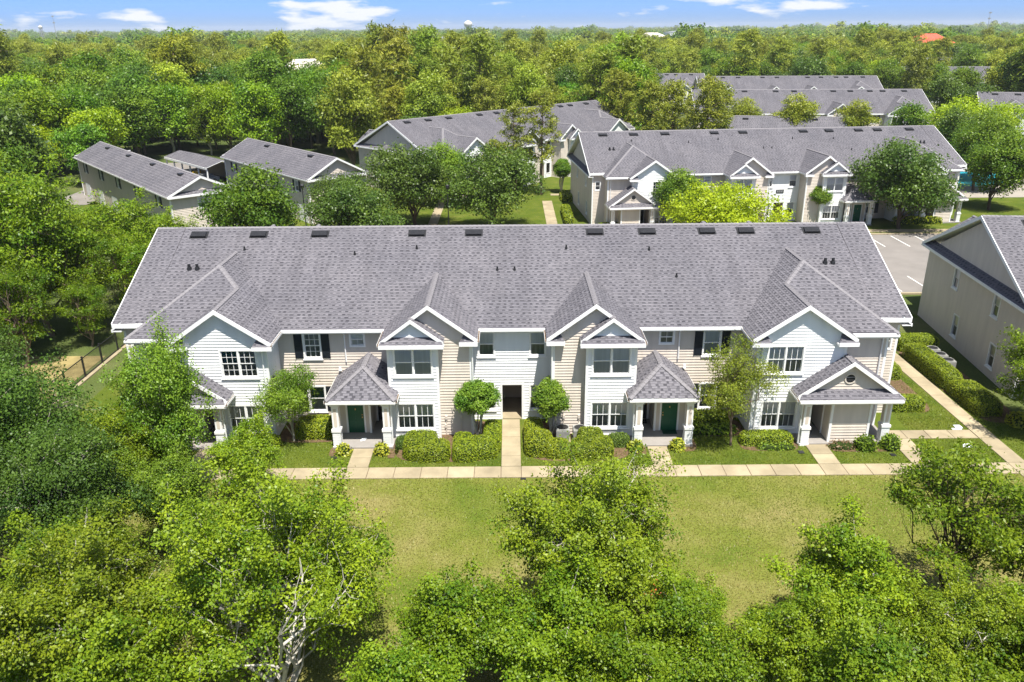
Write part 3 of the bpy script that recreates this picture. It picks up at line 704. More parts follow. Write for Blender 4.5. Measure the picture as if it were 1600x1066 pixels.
        siding(m, fx, [(0,0),(16.5,0),(16.5,6.1),(0,6.1)], eh); siding(m, fx, [(1.0,6.5),(15.0,6.5),(8.0,10.02)])
        fbk = F0(17.0); a, b = sorted((0, 23.4*s)); fbk = frame((0,17.0,0), (1,0,0), (0,1,0)); siding(m, fbk, [(a,0),(b,0),(b,6.1),(a,6.1)], course=0.4)
        m.build('wall', 'tan_siding', B)
        for k in range(4):
            x = (3.5+5*k)*s; a, b = x-0.6, x+0.6
            for (z0, z1) in ((4.2,5.6),(0.8,2.2)):
                q = MB(); q.obox(fbk, a-0.1, b+0.1, 0.0, 0.05, z0-0.1, z1+0.1); wo_ = q.build('window', 'white_trim', B)
                q = MB(); q.obox(fbk, a, b, 0.05, 0.06, z0, z1); q.build('pane', 'blind_dark', wo_)
        g = MB(); roof_plane(g, [(23.95*s,0.1,6.12),(23.95*s,17.4,6.12),(23.4*s,17.4,6.56),(23.4*s,0.1,6.56)], seed=sd+8); g.build('pent_roof', RM, B)
        m = MB(); x = 23.9*s; sx = 0.05*s
        for (y0, y1) in ((0.15, 8.5), (17.45, 8.5)): m.beam((x,y0,6.2+0.46*(min(y0,17-y0)+0.45)-0.0), (x,y1,main_z(8.5)), (s,0,0), (0,0,1), 0.05, 0.26)
        a, b = sorted((23.93*s, 24.0*s)); m.box(a, b, 0.1, 17.4, 5.92, 6.10); a, b = sorted((23.4*s, 23.93*s)); m.box(a, b, 0.1, 17.4, 5.95, 6.0); m.build('rake_trim', 'white_trim', B)
        m = MB()
        for (x, y) in ((14.1,-2.4),(19.1,-2.4),(21.9,-1.4),(23.4,0.5)): m.box(x*s-0.07, x*s+0.07, y-0.035, y+0.10, 0, 5.9)
        split_boxes(m, 'corner_board', 'white_trim', B)
        downspout(B, [(21.6*s,-1.9,6.1),(21.6*s,-1.5,5.8),(21.6*s,-1.5,0.1)])
        downspout(B, [(14.3*s,-2.5,5.9),(14.3*s,-2.5,0.1)])
        # ---- hipped porch
        pf = [(6.65*s,-3.7,3.1),(10.65*s,-3.7,3.1),(8.65*s,-2.05,4.55)]
        pi = [(6.65*s,-3.7,3.1),(6.65*s,-2.5,3.1),(7.12*s,-2.5,3.44),(7.12*s,0.0,3.44),(8.65*s,0,4.55),(8.65*s,-2.05,4.55)]
        g = MB(); roof_plane(g, pf, seed=sd+9, tabs=False)
        roof_plane(g, [(10.65*s,-3.7,3.1),(10.65*s,0,3.1),(8.65*s,0,4.55),(8.65*s,-2.05,4.55)], seed=sd+10)
        roof_plane(g, [(6.65*s,-3.7,3.1),(6.65*s,-2.53,3.1),(8.65*s,-0.0,4.55),(8.65*s,-2.05,4.55)], seed=sd+11)
        roof_plane(g, [(7.11*s,-2.5,3.435),(7.11*s,0,3.435),(8.65*s,0,4.55),(8.65*s,-1.0,4.55)], seed=sd+12, tabs=True)
        pr = g.build('porch_roof', RM, B); PIECES.append((pr, pf, 100+s, shingle_rows(pr, pf)))
        c = MB(); cap(c, (6.65*s,-3.7,3.1), (8.65*s,-2.05,4.55), 0.16, 0.06); cap(c, (10.65*s,-3.7,3.1), (8.65*s,-2.05,4.55), 0.16, 0.06); cap(c, (8.65*s,-2.05,4.55), (8.65*s,0,4.55)); caps(c, pr)
        a, b = sorted((6.68*s, 10.62*s)); m = MB(); m.box(a, b, -3.67, -3.60, 2.80, 2.985); m.box(a, b, -3.60, 0.0 if False else -1.9, 2.84, 2.90)
        a2, b2 = sorted((10.55*s, 10.62*s)); m.box(a2, b2, -3.595, -0.05, 2.80, 2.985); a2, b2 = sorted((6.68*s, 6.75*s)); m.box(a2, b2, -3.595, -2.5, 2.80, 2.985); m.build('porch_fascia', 'white_trim', B)
        gutter(B, (6.66*s,-3.69,0), (10.64*s,-3.69,0), (0,-1,0), 3.03); gutter(B, (10.64*s,-3.68,0), (10.64*s,-0.1,0), (s,0,0), 3.03); gutter(B, (6.66*s,-3.68,0), (6.66*s,-2.55,0), (-s,0,0), 3.03)
        m = MB(); a, b = sorted((6.95*s, 10.45*s)); m.box(a, b, -3.75, -0.05, 0.0, 0.12); m.build('porch_floor', 'porch_concrete', B)
        m = MB(); a, b = sorted((8.55*s, 10.3*s)); dg = sorted((8.88*s, 9.84*s)); siding(m, F0(-1.9), [(a,0.12),(b,0.12),(b,2.86),(a,2.86)], [(dg[0]-0.02, dg[1]+0.02, 0.12, 2.24)])
        m.box(*sorted((10.28*s, 10.36*s)), -1.9, 0, 0.0, 2.86); m.box(*sorted((8.47*s, 8.55*s)), -1.9, -0.35, 0.12, 2.86); m.build('porch_wall', 'tan_siding', B)
        m = MB(); x = 8.51*s; m.box(x-0.06, x+0.06, -1.96, -1.84, 0.12, 2.84); x = 10.33*s; m.box(x-0.05, x+0.05, -1.97, -1.86, 0.12, 2.84); split_boxes(m, 'corner_board', 'white_trim', B)
        door(B, F0(-1.9), dg[0], dg[1], 0.14, 2.22, 'door_green', hand=-s)
        dd = sorted((7.42*s, 8.30*s)); m = MB(); a, b = sorted((7.1*s, 8.5*s)); siding(m, F0(-0.35), [(a,0.12),(b,0.12),(b,2.86),(a,2.86)], [(dd[0], dd[1], 0.12, 2.24)]); m.build('porch_wall', 'tan_siding', B)
        door(B, F0(-0.35), dd[0], dd[1], 0.14, 2.22, 'door_dark', hand=s)
        column(B, 7.28*s, -3.38, 0.0, 2.82); column(B, 10.2*s, -3.38, 0.0, 2.82)
        downspout(B, [(7.0*s,-3.62,2.95),(7.0*s,-3.42,2.8),(7.0*s,-3.42,0.1)])
        # ---- gabled porch at the wing
        pg = [(16.25*s,-3.98,3.04),(22.15*s,-3.98,3.04),(21.75*s,-3.28,3.44),(16.65*s,-3.28,3.44)]
        g = MB()
        roof_plane(g, [(16.25*s,-3.6,3.1),(19.2*s,-3.6,5.18),(19.2*s,-2.3,5.18),(16.25*s,-2.3,3.1)], seed=sd+13)
        roof_plane(g, [(22.15*s,-3.6,3.1),(19.2*s,-3.6,5.18),(19.2*s,-1.35,5.18),(22.15*s,-1.35,3.1)], seed=sd+14)
        roof_plane(g, pg, seed=sd+15, tabs=False)
        pr = g.build('porch_roof', RM, B); PIECES.append((pr, pg, 200+s, shingle_rows(pr, pg)))
        c = MB(); cap(c, (19.2*s,-3.6,5.18), (19.2*s,-2.3,5.18)); caps(c, pr)
        m = MB(); rake(m, 19.2*s, 5.2, 16.3*s, 3.15, -3.6, 0.24); rake(m, 19.2*s, 5.2, 22.1*s, 3.15, -3.6, 0.24); m.build('rake_trim', 'white_trim', pr)
        m = MB(); siding(m, F0(-3.3), [(min(16.8*s,21.6*s),3.42),(max(16.8*s,21.6*s),3.42),(19.2*s,4.98)]); go = m.build('gable_wall', 'tan_siding', B)
        m = MB(); n = 20
        ring = lambda rr, y: [(19.2*s+rr*math.cos(2*math.pi*i/n), y, 4.08+rr*math.sin(2*math.pi*i/n)) for i in range(n)]
        A, Bq = ring(0.33, -3.37), ring(0.33, -3.25); Cq = ring(0.26, -3.37); Dq = ring(0.26, -3.33)
        for i in range(n):
            j = (i+1) % n; m.face([A[i], A[j], Bq[j], Bq[i]], 0); m.face([A[i], A[j], Cq[j], Cq[i]], 0); m.face([Cq[i], Cq[j], Dq[j], Dq[i]], 0)
        m.face(Dq, 1)
        for k in range(6): zz_ = 4.08-0.2+0.08*k; hw_ = math.sqrt(max(0.001, 0.255**2-(zz_-4.08)**2)); m.box(19.2*s-hw_, 19.2*s+hw_, -3.36, -3.335, zz_-0.012, zz_+0.02, 1)
        m.build('round_vent', ['tan_trim', 'dark_metal'], go)
        m = MB(); a, b = sorted((16.28*s, 22.12*s)); m.box(a, b, -3.95, -3.88, 2.74, 2.93); m.box(a, b, -3.88, -2.45, 2.80, 2.86)
        a2, b2 = sorted((16.28*s, 16.35*s)); m.box(a2, b2, -3.875, -2.42, 2.74, 2.97); a2, b2 = sorted((22.05*s, 22.12*s)); m.box(a2, b2, -3.875, -1.42, 2.74, 2.97); m.box(*sorted((19.2*s, 22.0*s)), -2.45, -1.42, 2.80, 2.861); m.build('porch_fascia', 'white_trim', B)
        gutter(B, (16.26*s,-3.97,0), (22.14*s,-3.97,0), (0,-1,0), 2.98); gutter(B, (16.26*s,-3.9,0), (16.26*s,-2.42,0), (-s,0,0), 3.03); gutter(B, (22.14*s,-3.9,0), (22.14*s,-1.42,0), (s,0,0), 3.03)
        m = MB(); a, b = sorted((16.6*s, 22.0*s)); m.box(a, b, -3.7, -1.4, 0.0, 0.12); m.box(*sorted((16.98*s, 18.3*s)), -1.4, 0.2, 0.0, 0.119); m.build('porch_floor', 'porch_concrete', B)
        m = MB(); a, b = sorted((18.4*s, 20.6*s)); siding(m, F0(-3.45), [(a,0.0),(b,0.0),(b,2.82),(a,2.82)])
        m.box(*sorted((18.38*s, 18.46*s)), -3.44, 0.2, 0.12, 2.82); m.box(*sorted((20.54*s, 20.62*s)), -3.44, -1.4, 0.12, 2.82); m.box(*sorted((16.9*s, 16.98*s)), -2.4, 0.2, 0.12, 2.82); m.build('porch_wall', 'tan_siding', B)
        m = MB()
        for x in (18.4, 20.6): m.box(x*s-0.07, x*s+0.07, -3.50, -3.36, 0.12, 2.82)
        m.box(*sorted((16.93*s, 17.0*s)), -2.45, -2.38, 0.12, 2.80); split_boxes(m, 'corner_board', 'white_trim', B)
        dd = sorted((17.06*s, 17.94*s)); m = MB(); siding(m, F0(-0.1), [(min(16.98*s,18.38*s),0.12),(max(16.98*s,18.38*s),0.12),(max(16.98*s,18.38*s),2.82),(min(16.98*s,18.38*s),2.82)], [(dd[0],dd[1],0.12,2.24)]); m.build('porch_wall', 'tan_siding', B)
        door(B, F0(-0.1), dd[0], dd[1], 0.14, 2.22, 'door_dark', hand=s)
        column(B, 16.92*s, -3.5, 0.0, 2.78); column(B, 21.62*s, -3.3, 0.0, 2.78)
        downspout(B, [(16.5*s,-3.9,2.9),(16.6*s,-3.6,2.75),(16.6*s,-3.6,0.1)])
    # small sign plate over the passage
    for fr, a, k in wins: window(B, fr, *a, **k)
    return B
PIECES = []
HOME = (0.0, 44.6, 0.0)
house = apartment()
far_src = list(PIECES)
house.location = HOME
tag(house, 'long two storey apartment house with grey shingle roof, nearest, behind the front sidewalk', 'building', 'apartment houses')
def lite(o, depth_limit):
    return True
def house_copy(x, y, rz, label, keep=None, depth=9):
    c = copy_tree(house, depth, keep); c.location = (x, y, 0); c.rotation_euler = (0, 0, math.radians(rz)); c['label'] = label
    return c
far_keep = lambda o: not o.name.startswith(('gutter', 'downspout', 'sash', 'handle', 'knocker', 'wall_lamp', 'meter', 'sill', 'blind', 'corner', 'plinth', 'inset', 'vent_pipe'))
roof_keep = lambda o: o.name.startswith(('roof', 'gable', 'ridge', 'rake', 'wall', 'fascia', 'pent', 'porch_roof', 'porch_wall'))
def bx(o):
    xs = [q[0] for q in o.bound_box]; return (min(xs)+max(xs))/2
house_copy(55.8, 44.0, -5.9, 'apartment house cut off by the picture edge, its tan gable end beside the hedge', lambda o: o.type != 'MESH' or bx(o) < -11 or max(q[0]-p[0] for q in o.bound_box for p in o.bound_box) > 8)
b3 = house_copy(33.3, 98.5, 5.0, 'parallel apartment house across the parking lot, with lime yellow tree before it', None)
house_copy(5.0, 130.5, 45.0, 'apartment house set at an angle behind the tall pines, long grey roof', far_keep)
house_copy(62.0, 168.0, -4.0, 'apartment house roof with two white front gables behind the pale green trees', far_keep, 2)
house_copy(74.0, 218.0, -4.0, 'long grey apartment roof just behind the house with two white gables', roof_keep, 2)
house_copy(32.0, 236.0, -3.0, 'grey apartment roof left of the long roof, above the clump of pines', roof_keep, 2)
house_copy(196.0, 340.0, -8.0, 'farthest long grey roof, low under the horizon at the right edge', roof_keep, 2)
house_copy(113.0, 150.0, -20.0, 'apartment house at the far picture edge with pale gable end above oaks', far_keep, 2)
house_copy(150.0, 262.0, -10.0, 'farther of the grey roofs below the red roof, beyond the yellow tree', roof_keep, 2)
# the nearest house gets its porch shingles one by one, the copies keep joined rows
for (o, pts, sd, rows) in PIECES:
    if sd > 150: continue                        # the skirts of the gabled porches keep rows
    bpy.data.objects.remove(rows)
    shingle_pieces(o, pts, 0.15, sd)

# ------------------------------------------------------------------ garages on the left, club house, carport, far things
def block_house(name, label, L, Wd, ze, zr, walls='tan_siding', vents=4, n_win=5, gable_front=True, group=None):
    """long two storey block: ridge along local x from 0 to L, width Wd, front end at x = L"""
    B = empty(name); h = Wd/2; sl = (zr-ze)/(h+0.4)
    g = MB()
    for s in (1, -1): roof_plane(g, [(-0.4,s*(h+0.4),ze),(L+0.4,s*(h+0.4),ze),(L+0.4,0,zr),(-0.4,0,zr)], seed=51+s, course=0.2)
    ro = g.build('roof', RM, B); c = MB(); cap(c, (-0.4,0,zr), (L+0.4,0,zr)); caps(c, ro)
    for k in range(vents):
        m = MB(); x = L*(k+0.6)/vents; y = -0.7; z = zr-sl*0.7
        m.box(x-0.5, x+0.5, y-0.25, y+0.25, z-0.05, z+0.17); m.build('roof_vent', 'dark_metal', ro)
    m = MB(); wins = []
    for s in (1, -1):
        fr = frame((0,s*h,0), (1,0,0), (0,s,0)); hs = []
        for k in range(n_win):
            x = L*(k+0.5)/n_win; hs.append((x-0.5, x+0.5, ze-1.85, ze-0.5)); wins.append((fr, x-0.45, x+0.45, ze-1.8, ze-0.55, True))
        siding(m, fr, [(0,0),(L,0),(L,ze-0.1),(0,ze-0.1)], hs)
    for (x, s) in ((0,-1), (L,1)):
        fr = frame((x,0,0), (0,1,0), (s,0,0)); hs = [(-0.55,0.55,ze-1.75,ze-0.45)]; wins.append((fr, -0.5, 0.5, ze-1.7, ze-0.5, False))
        siding(m, fr, [(-h,0),(h,0),(h,ze-0.1),(-h,ze-0.1)], hs); siding(m, fr, [(-h,ze+0.2),(h,ze+0.2),(0,zr-0.15)])
    m.build('wall', walls, B)
    for (x, s) in ((-0.02,-1), (L+0.02,1)):
        g = MB(); roof_plane(g, [(x+0.45*s,-h-0.3,ze-0.02),(x+0.45*s,h+0.3,ze-0.02),(x,h+0.3,ze+0.3),(x,-h-0.3,ze+0.3)], seed=9); g.build('pent_roof', RM, B)
        m = MB()
        for sd in (1, -1): m.beam((x+0.38*s,sd*(h+0.4),ze+0.01), (x+0.38*s,0,zr+0.01), (s,0,0), (0,0,1), 0.06, 0.24)
        m.box(*sorted((x+0.44*s, x+0.52*s)), -h-0.3, h+0.3, ze-0.26, ze-0.04); m.build('rake_trim', 'white_trim', B)
    for s in (1, -1): gutter(B, (-0.4,s*(h+0.4),0), (L+0.4,s*(h+0.4),0), (0,s,0), ze-0.01)
    m = MB()
    for x in (0, L):
        for s in (1, -1): m.box(x-0.09, x+0.09, s*h-0.09, s*h+0.09, 0, ze-0.1)
    split_boxes(m, 'corner_board', 'white_trim', B)
    for (fr, a, b, z0, z1, sh) in wins: window(B, fr, a, b, z0, z1, shutters=sh, blind=(('blind_pale','blind_dark'),), sill=False)
    for k in range(6):
        x = L*(k+0.5)/6; fr = frame((0,-h,0), (1,0,0), (0,-1,0)); d = MB(); d.obox(fr, x-1.25, x+1.25, 0.02, 0.06, 0, 2.15)
        for q in range(4): d.obox(fr, x-1.2, x+1.2, 0.06, 0.075, 0.06+q*0.53, 0.06+q*0.53+0.46)
        d.build('garage_door', 'white_trim', B)
    return tag(B, label, 'building', group)
def put(o, x, y, rz): o.location = (x, y, 0); o.rotation_euler = (0, 0, math.radians(rz)); return o
# local x axis points from the far end to the near end
b5 = put(block_house('garage_building', 'narrow tan two storey garage house with shuttered windows, nearest the left wood', 40, 7.2, 5.6, 7.5, group='garage houses'), -61.0, 121.5, -50.0)
b6 = put(block_house('garage_building', 'shorter tan garage house beside the angled apartment house, white gable end', 26, 8.0, 5.6, 7.9, vents=2, n_win=4, group='garage houses'), -38.8, 121.0, -49.5)
def carport(L=17, Wd=5.5):
    B = empty('carport'); g = MB()
    for s in (1, -1): roof_plane(g, [(0,s*Wd/2,2.7),(L,s*Wd/2,2.7),(L,0,3.5),(0,0,3.5)], seed=61, course=0.2)
    g.build('roof', RM, B)
    m = MB(); m.box(0, L, -Wd/2-0.05, -Wd/2+0.05, 2.35, 2.68); m.box(0, L, Wd/2-0.05, Wd/2+0.05, 2.35, 2.68); m.build('fascia', 'white_trim', B)
    for k in range(6):
        for s in (1, -1): q = MB(); x = 0.3+(L-0.6)*k/5; q.box(x-0.1, x+0.1, s*(Wd/2-0.2)-0.1, s*(Wd/2-0.2)+0.1, 0, 2.5); q.build('post', 'white_trim', B)
    q = MB(); q.box(0.1, L-0.1, Wd/2-0.4, Wd/2-0.32, 0, 2.4); q.build('back_wall', 'passage_tan', B)
    return B
cp = put(tag(carport(), 'low open carport with a grey roof between the two garage houses', 'carport'), -57.5, 141.0, -47.0)
sheet('garage_drive', -66, -30, 112, 150, 0.0, 'parking')
def car(name, label, paint):
    C = empty(name); m = MB()
    prof = [(-2.2,0.35),(2.2,0.35),(2.25,0.7),(1.3,0.92),(-1.5,0.95),(-2.2,0.85)]
    for s0, s1 in ((-0.85, 0.85),):
        A = [(x, s0, z) for x, z in prof]; Bq = [(x, s1, z) for x, z in prof]
        m.face(A); m.face(Bq)
        for i in range(len(prof)): j = (i+1) % len(prof); m.face([A[i], A[j], Bq[j], Bq[i]])
    m.build('body', paint, C)
    m = MB(); lo = [(1.25,-0.8,0.92),(1.25,0.8,0.92),(-1.6,0.8,0.94),(-1.6,-0.8,0.94)]; hi = [(0.4,-0.62,1.42),(0.4,0.62,1.42),(-1.15,0.62,1.42),(-1.15,-0.62,1.42)]
    for i in range(4): m.face([lo[i], lo[(i+1) % 4], hi[(i+1) % 4], hi[i]])
    m.build('window_glass', 'car_glass', C)
    m = MB(); m.box(-1.15, 0.4, -0.62, 0.62, 1.42, 1.46); m.build('roof', paint, C)
    for x in (-1.35, 1.4):
        for y in (-0.86, 0.86):
            m = MB(); m.tube([(x,y-0.1,0.33),(x,y+0.1,0.33)], [0.33,0.33], 14); w = m.build('wheel', 'rubber', C)
            q = MB(); q.tube([(x,y-0.105,0.33),(x,y+0.105,0.33)], [0.19,0.19], 10); q.build('rim', 'grey_metal', w)
    for y in (-0.6, 0.6):
        q = MB(); q.box(2.2, 2.262, y-0.18, y+0.18, 0.55, 0.68); q.build('headlight', 'paper_white', C)
    return tag(C, label, 'car')
put(car('parked_car', 'silver grey car parked under the carport roof', 'car_paint'), -49.2, 128.6, -137)
m = MB(); m.box(-0.5,0.5,-0.4,0.4,0,1.3); m.box(-0.55,0.55,-0.45,0.45,1.3,1.42); yb_ = m.build('storage_bin', 'yellow_plastic'); yb_.location = (-51.2, 131.2, 0); tag(yb_, 'yellow bin standing beside the car under the carport', 'bin')
b8 = put(block_house('club_house', 'low grey roofed clubhouse behind the parallel house, under the pines', 24, 11, 3.6, 7.6, vents=2, n_win=3), 36.0, 152.0, -12.0)
def far_house(name, label, x, y, L, Wd, ze, zr, wall, roofm, rz=0):
    B = empty(name); h = Wd/2; m = MB()
    m.box(-L/2, L/2, -h, h, 0, ze); m.build('wall', wall, B)
    g = MB(); a, b = L/2+0.6, h+0.6; r = max(0.5, L/2-h)
    for P in ([(-a,-b,ze),(a,-b,ze),(r,0,zr),(-r,0,zr)], [(-a,b,ze),(a,b,ze),(r,0,zr),(-r,0,zr)], [(a,-b,ze),(a,b,ze),(r,0,zr)], [(-a,-b,ze),(-a,b,ze),(-r,0,zr)]): g.face(P)
    g.build('roof', roofm, B)
    for k in range(4): q = MB(); xx = -L/2+L*(k+0.5)/4; q.box(xx-0.8, xx+0.8, -h-0.06, -h+0.02, ze-2.2, ze-0.8); q.build('window', 'blind_dark', B)
    return put(tag(B, label, 'building'), x, y, rz)
far_house('far_house', 'house with a bright red roof rising above the far trees', 236, 480, 24, 14, 13.5, 18.5, 'far_wall', 'red_roof', 10)
far_house('far_house', 'small beige roof showing in a gap of the dense wood', -56, 230, 16, 10, 11.5, 15.5, 'far_wall', 'tan_trim', 30)
far_house('far_house', 'white low building far off below the water tower', -60, 760, 40, 20, 14, 17, 'white_siding', 'grey_metal', 0)
far_house('far_house', 'long white warehouse far off near the horizon', 320, 1500, 90, 40, 15, 18, 'white_siding', 'grey_metal', 5)
far_house('far_house', 'pale house near the horizon beyond the tall pines', 150, 900, 30, 18, 14, 18, 'far_wall', 'tan_trim', 0)
def water_tower(x, y, h, r, label):
    T = empty('water_tower', (x, y, 0)); m = MB()
    m.tube([(0,0,h-r*1.2),(0,0,h-r*0.7),(0,0,h),(0,0,h+r*0.45)], [r*0.5, r, r, r*0.2], 20); m.build('tank', 'far_wall', T, True)
    for k in range(6):
        a = k*math.pi/3; q = MB(); q.tube([(math.cos(a)*r*1.1,math.sin(a)*r*1.1,0),(math.cos(a)*r*0.8,math.sin(a)*r*0.8,h-r*0.7)], [0.6,0.5], 6); q.build('leg', 'grey_metal', T)
    q = MB(); q.tube([(0,0,0),(0,0,h-r*1.1)], [1.2,1.2], 8); q.build('riser', 'grey_metal', T)
    return tag(T, label, 'water tower', 'water towers')
water_tower(-87, 1800, 36, 8.5, 'grey water tower with a wide tank on the horizon, above the middle of the wood')
water_tower(-985, 1800, 35, 4, 'small pale water tower on the horizon over the far left wood')
def mast(x, y, h, label):
    m = MB(); m.tube([(0,0,0),(0,0,h)], [0.7,0.25], 6)
    for q in (0.75, 0.97): m.box(-2.2, 2.2, -0.8, 0.8, h*q-1.5, h*q+1.0)
    o = m.build('radio_mast', 'grey_metal'); o.location = (x, y, 0); return tag(o, label, 'mast')
mast(-955, 1800, 56, 'thin radio mast standing beside the small water tower')
mast(895, 1600, 46, 'thin radio mast near the right end of the horizon')
# swimming pool glimpsed between the oaks
m = MB(); m.box(62, 90, 112, 142, -0.02, 0.05); structure(m.build('pool_deck', 'pool_deck'))
mm, node, lk, out = newmat('pool_water'); b_ = node('ShaderNodeBsdfPrincipled'); b_.inputs['Base Color'].default_value = (0.03, 0.42, 0.55, 1); b_.inputs['Roughness'].default_value = 0.08
bp = node('ShaderNodeBump'); bp.inputs['Strength'].default_value = 0.3; lk(noise(node, lk, 2.5, 3), bp.inputs['Height']); lk(bp.outputs[0], b_.inputs['Normal']); lk(b_.outputs[0], out.inputs[0])
m = MB(); m.face([(70+9*math.cos(t*math.pi/12)+(2.5*math.cos(3*t*math.pi/12)), 128+8*math.sin(t*math.pi/12), 0.06) for t in range(24)]); structure(m.build('pool_water', 'pool_water'))

# ------------------------------------------------------------------ trees
def leaves(cent, out_dir, size, rs, up=0.55, aspect=0.34, rand=0.58, tint=None):
    """numpy: one folded four-cornered leaf per centre"""
    n = len(cent)
    nr = out_dir*0.55 + np.array([0,0,up]) + rs.normal(0, rand, (n,3)); nr /= np.linalg.norm(nr, axis=1)[:,None]
    a = np.cross(nr, rs.normal(0, 1, (n,3))); a /= np.linalg.norm(a, axis=1)[:,None]; b = np.cross(nr, a)
    L = size*rs.uniform(0.65, 1.35, n)[:,None]
    p0 = cent-a*L*0.5; p2 = cent+a*L*0.5; p1 = cent+b*L*aspect-nr*L*0.10-a*L*0.06; p3 = cent-b*L*aspect-nr*L*0.10-a*L*0.06
    v = np.stack([p0,p1,p2,p3], 1).reshape(-1,3); f = np.arange(n*4).reshape(n,4)
    return v, f
def np_mesh(name, v, f, shade, mat):
    me = bpy.data.meshes.new(name); n, k = f.shape
    me.vertices.add(len(v)); me.vertices.foreach_set('co', v.astype(np.float32).ravel())
    me.loops.add(n*k); me.loops.foreach_set('vertex_index', f.astype(np.int32).ravel())
    me.polygons.add(n); me.polygons.foreach_set('loop_start', (np.arange(n)*k).astype(np.int32))
    me.materials.append(MATS[mat])
    at = me.attributes.new('shade', 'FLOAT', 'FACE'); at.data.foreach_set('value', shade.astype(np.float32))
    me.update(calc_edges=True); return me
def limb(mb, p0, p1, r0, r1, rs, n=5, segs=4, wob=0.08, sag=0.0):
    p0, p1 = np.asarray(p0, float), np.asarray(p1, float); L = np.linalg.norm(p1-p0); pts = []; rr = []
    for k in range(segs+1):
        t = k/segs; p = p0*(1-t)+p1*t + (rs.normal(0, wob*L, 3)*(1 if 0 < k < segs else 0)); p[2] += sag*L*4*t*(1-t)
        pts.append(p); rr.append(r0*(1-t)+r1*t)
    mb.tube(pts, rr, n, cap=False); return pts
def broadleaf(seed, H, R, zb, lobes=11, clusters=26, lpc=50, ls=0.16, cr=0.30, tr=0.16, stems=1, leaf='leaf_bright', bark='bark_grey', lobe_r=(0.30,0.5), shell=0.55, up=0.55, flat=0.7, twigs=5, top=0.0, aspect=0.34, shoots=0, hollow=None):
    """tapered trunk and limbs, crown of leaf clusters gathered in uneven lobes; returns (trunk mesh, crown mesh)"""
    rs = np.random.RandomState(seed); zc = (zb+H)/2; hz = (H-zb)/2; mb = MB()
    lob = []
    for i in range(lobes):
        for _ in range(30):
            d = rs.normal(0,1,3); d /= np.linalg.norm(d); d[2] = d[2]*0.9+0.12; f = rs.uniform(0.42, 0.80) if i > 1 else rs.uniform(0.0, 0.3)
            rr = R*rs.uniform(*lobe_r); c = np.array([d[0]*R*f, d[1]*R*f, zc+d[2]*hz*f])
            if hollow is not None and c[2] < zb+(H-zb)*0.74 and (c[0]*math.cos(hollow)+c[1]*math.sin(hollow)) > 0.55*math.hypot(c[0], c[1])-0.01: continue
            if all(np.linalg.norm(c-q[0]) > 0.55*min(rr, q[1]) for q in lob): break
        lob.append((c, rr))
    if top: lob.append((np.array([rs.normal(0,0.1*R), rs.normal(0,0.1*R), H-0.2*R]), R*0.25))
    base = []
    for s in range(stems):
        a = 2*math.pi*s/max(stems,1)+rs.uniform(0,1); o = 0.0 if stems == 1 else 0.10*R
        tip = np.array([rs.normal(0,0.10*R)+math.cos(a)*o*4*(stems>1), rs.normal(0,0.10*R)+math.sin(a)*o*4*(stems>1), zb+(H-zb)*0.55])
        b0 = np.array([math.cos(a)*o*0.5, math.sin(a)*o*0.5, -0.1])
        pts = limb(mb, b0, tip, tr, tr*0.42, rs, 8, 6, 0.018); base.append(pts)
    cc, dd, ll = [], [], []
    for i, (c, rr) in enumerate(lob):
        pts = base[i % len(base)]; k = rs.randint(2, len(pts)-1) if zb > 0.3*H else rs.randint(1, len(pts)-1)
        p = pts[k]
        if p[2] > c[2]: p = pts[max(1, k-2)]
        lp = limb(mb, p, c, tr*rs.uniform(0.36, 0.55), tr*0.16, rs, 5, 4, 0.05, 0.05)
        m = max(4, int(clusters*(rr/(R*0.4))**2)); dirs = rs.normal(0,1,(m,3)); dirs[:,2] += 0.25; dirs /= np.linalg.norm(dirs,axis=1)[:,None]
        rad = rr*(shell+(1-shell)*rs.rand(m)**0.5)*rs.uniform(0.85,1.2,m)
        q = c+dirs*rad[:,None]*np.array([1,1,flat+0.15]); cc.append(q); dd.append(dirs); ll.append(np.full(m, rs.uniform(-0.2,0.2)))
        for t in range(twigs):
            j = rs.randint(m); limb(mb, lp[rs.randint(2,len(lp))], q[j], tr*0.14, tr*0.045, rs, 4, 3, 0.06)
    for i in range(shoots):
        c, rr = lob[rs.randint(len(lob))]; d = rs.normal(0,1,3); d[2] = abs(d[2])*0.8+0.5; d /= np.linalg.norm(d); ln = R*rs.uniform(0.18,0.36)
        p0 = c+d*rr*0.7; p1 = p0+d*ln+np.array([0,0,ln*0.5]); q = np.array([p0*(1-t)+p1*t+rs.normal(0,0.05,3) for t in np.linspace(0.25,1,5)])
        cc.append(q); dd.append(np.repeat(d[None],5,0)); ll.append(np.full(5, 0.12)); limb(mb, c, p1, tr*0.12, tr*0.03, rs, 4, 3, 0.03)
    cc = np.concatenate(cc); dd = np.concatenate(dd); ll = np.concatenate(ll); m = len(cc)
    n_per = rs.poisson(lpc, m)+1; idx = np.repeat(np.arange(m), n_per); n = len(idx)
    off = rs.normal(0, cr, (n,3)); off[:,2] *= flat
    cen = cc[idx]+off; o = dd[idx]+off/cr*0.5; o /= np.linalg.norm(o,axis=1)[:,None]
    v, f = leaves(cen, o, ls, rs, up, aspect)
    cl = rs.uniform(-0.26,0.26,m)
    sh = np.clip(0.42+ll[idx]+cl[idx]+rs.normal(0,0.11,n), 0.0, 0.95); acc = rs.rand(m) < 0.006; sh[acc[idx] & (rs.rand(n) < 0.5)] = 1.0
    me = np_mesh('crown', v, f, sh, leaf)
    to = MBmesh(mb, 'trunk', bark); return to, me
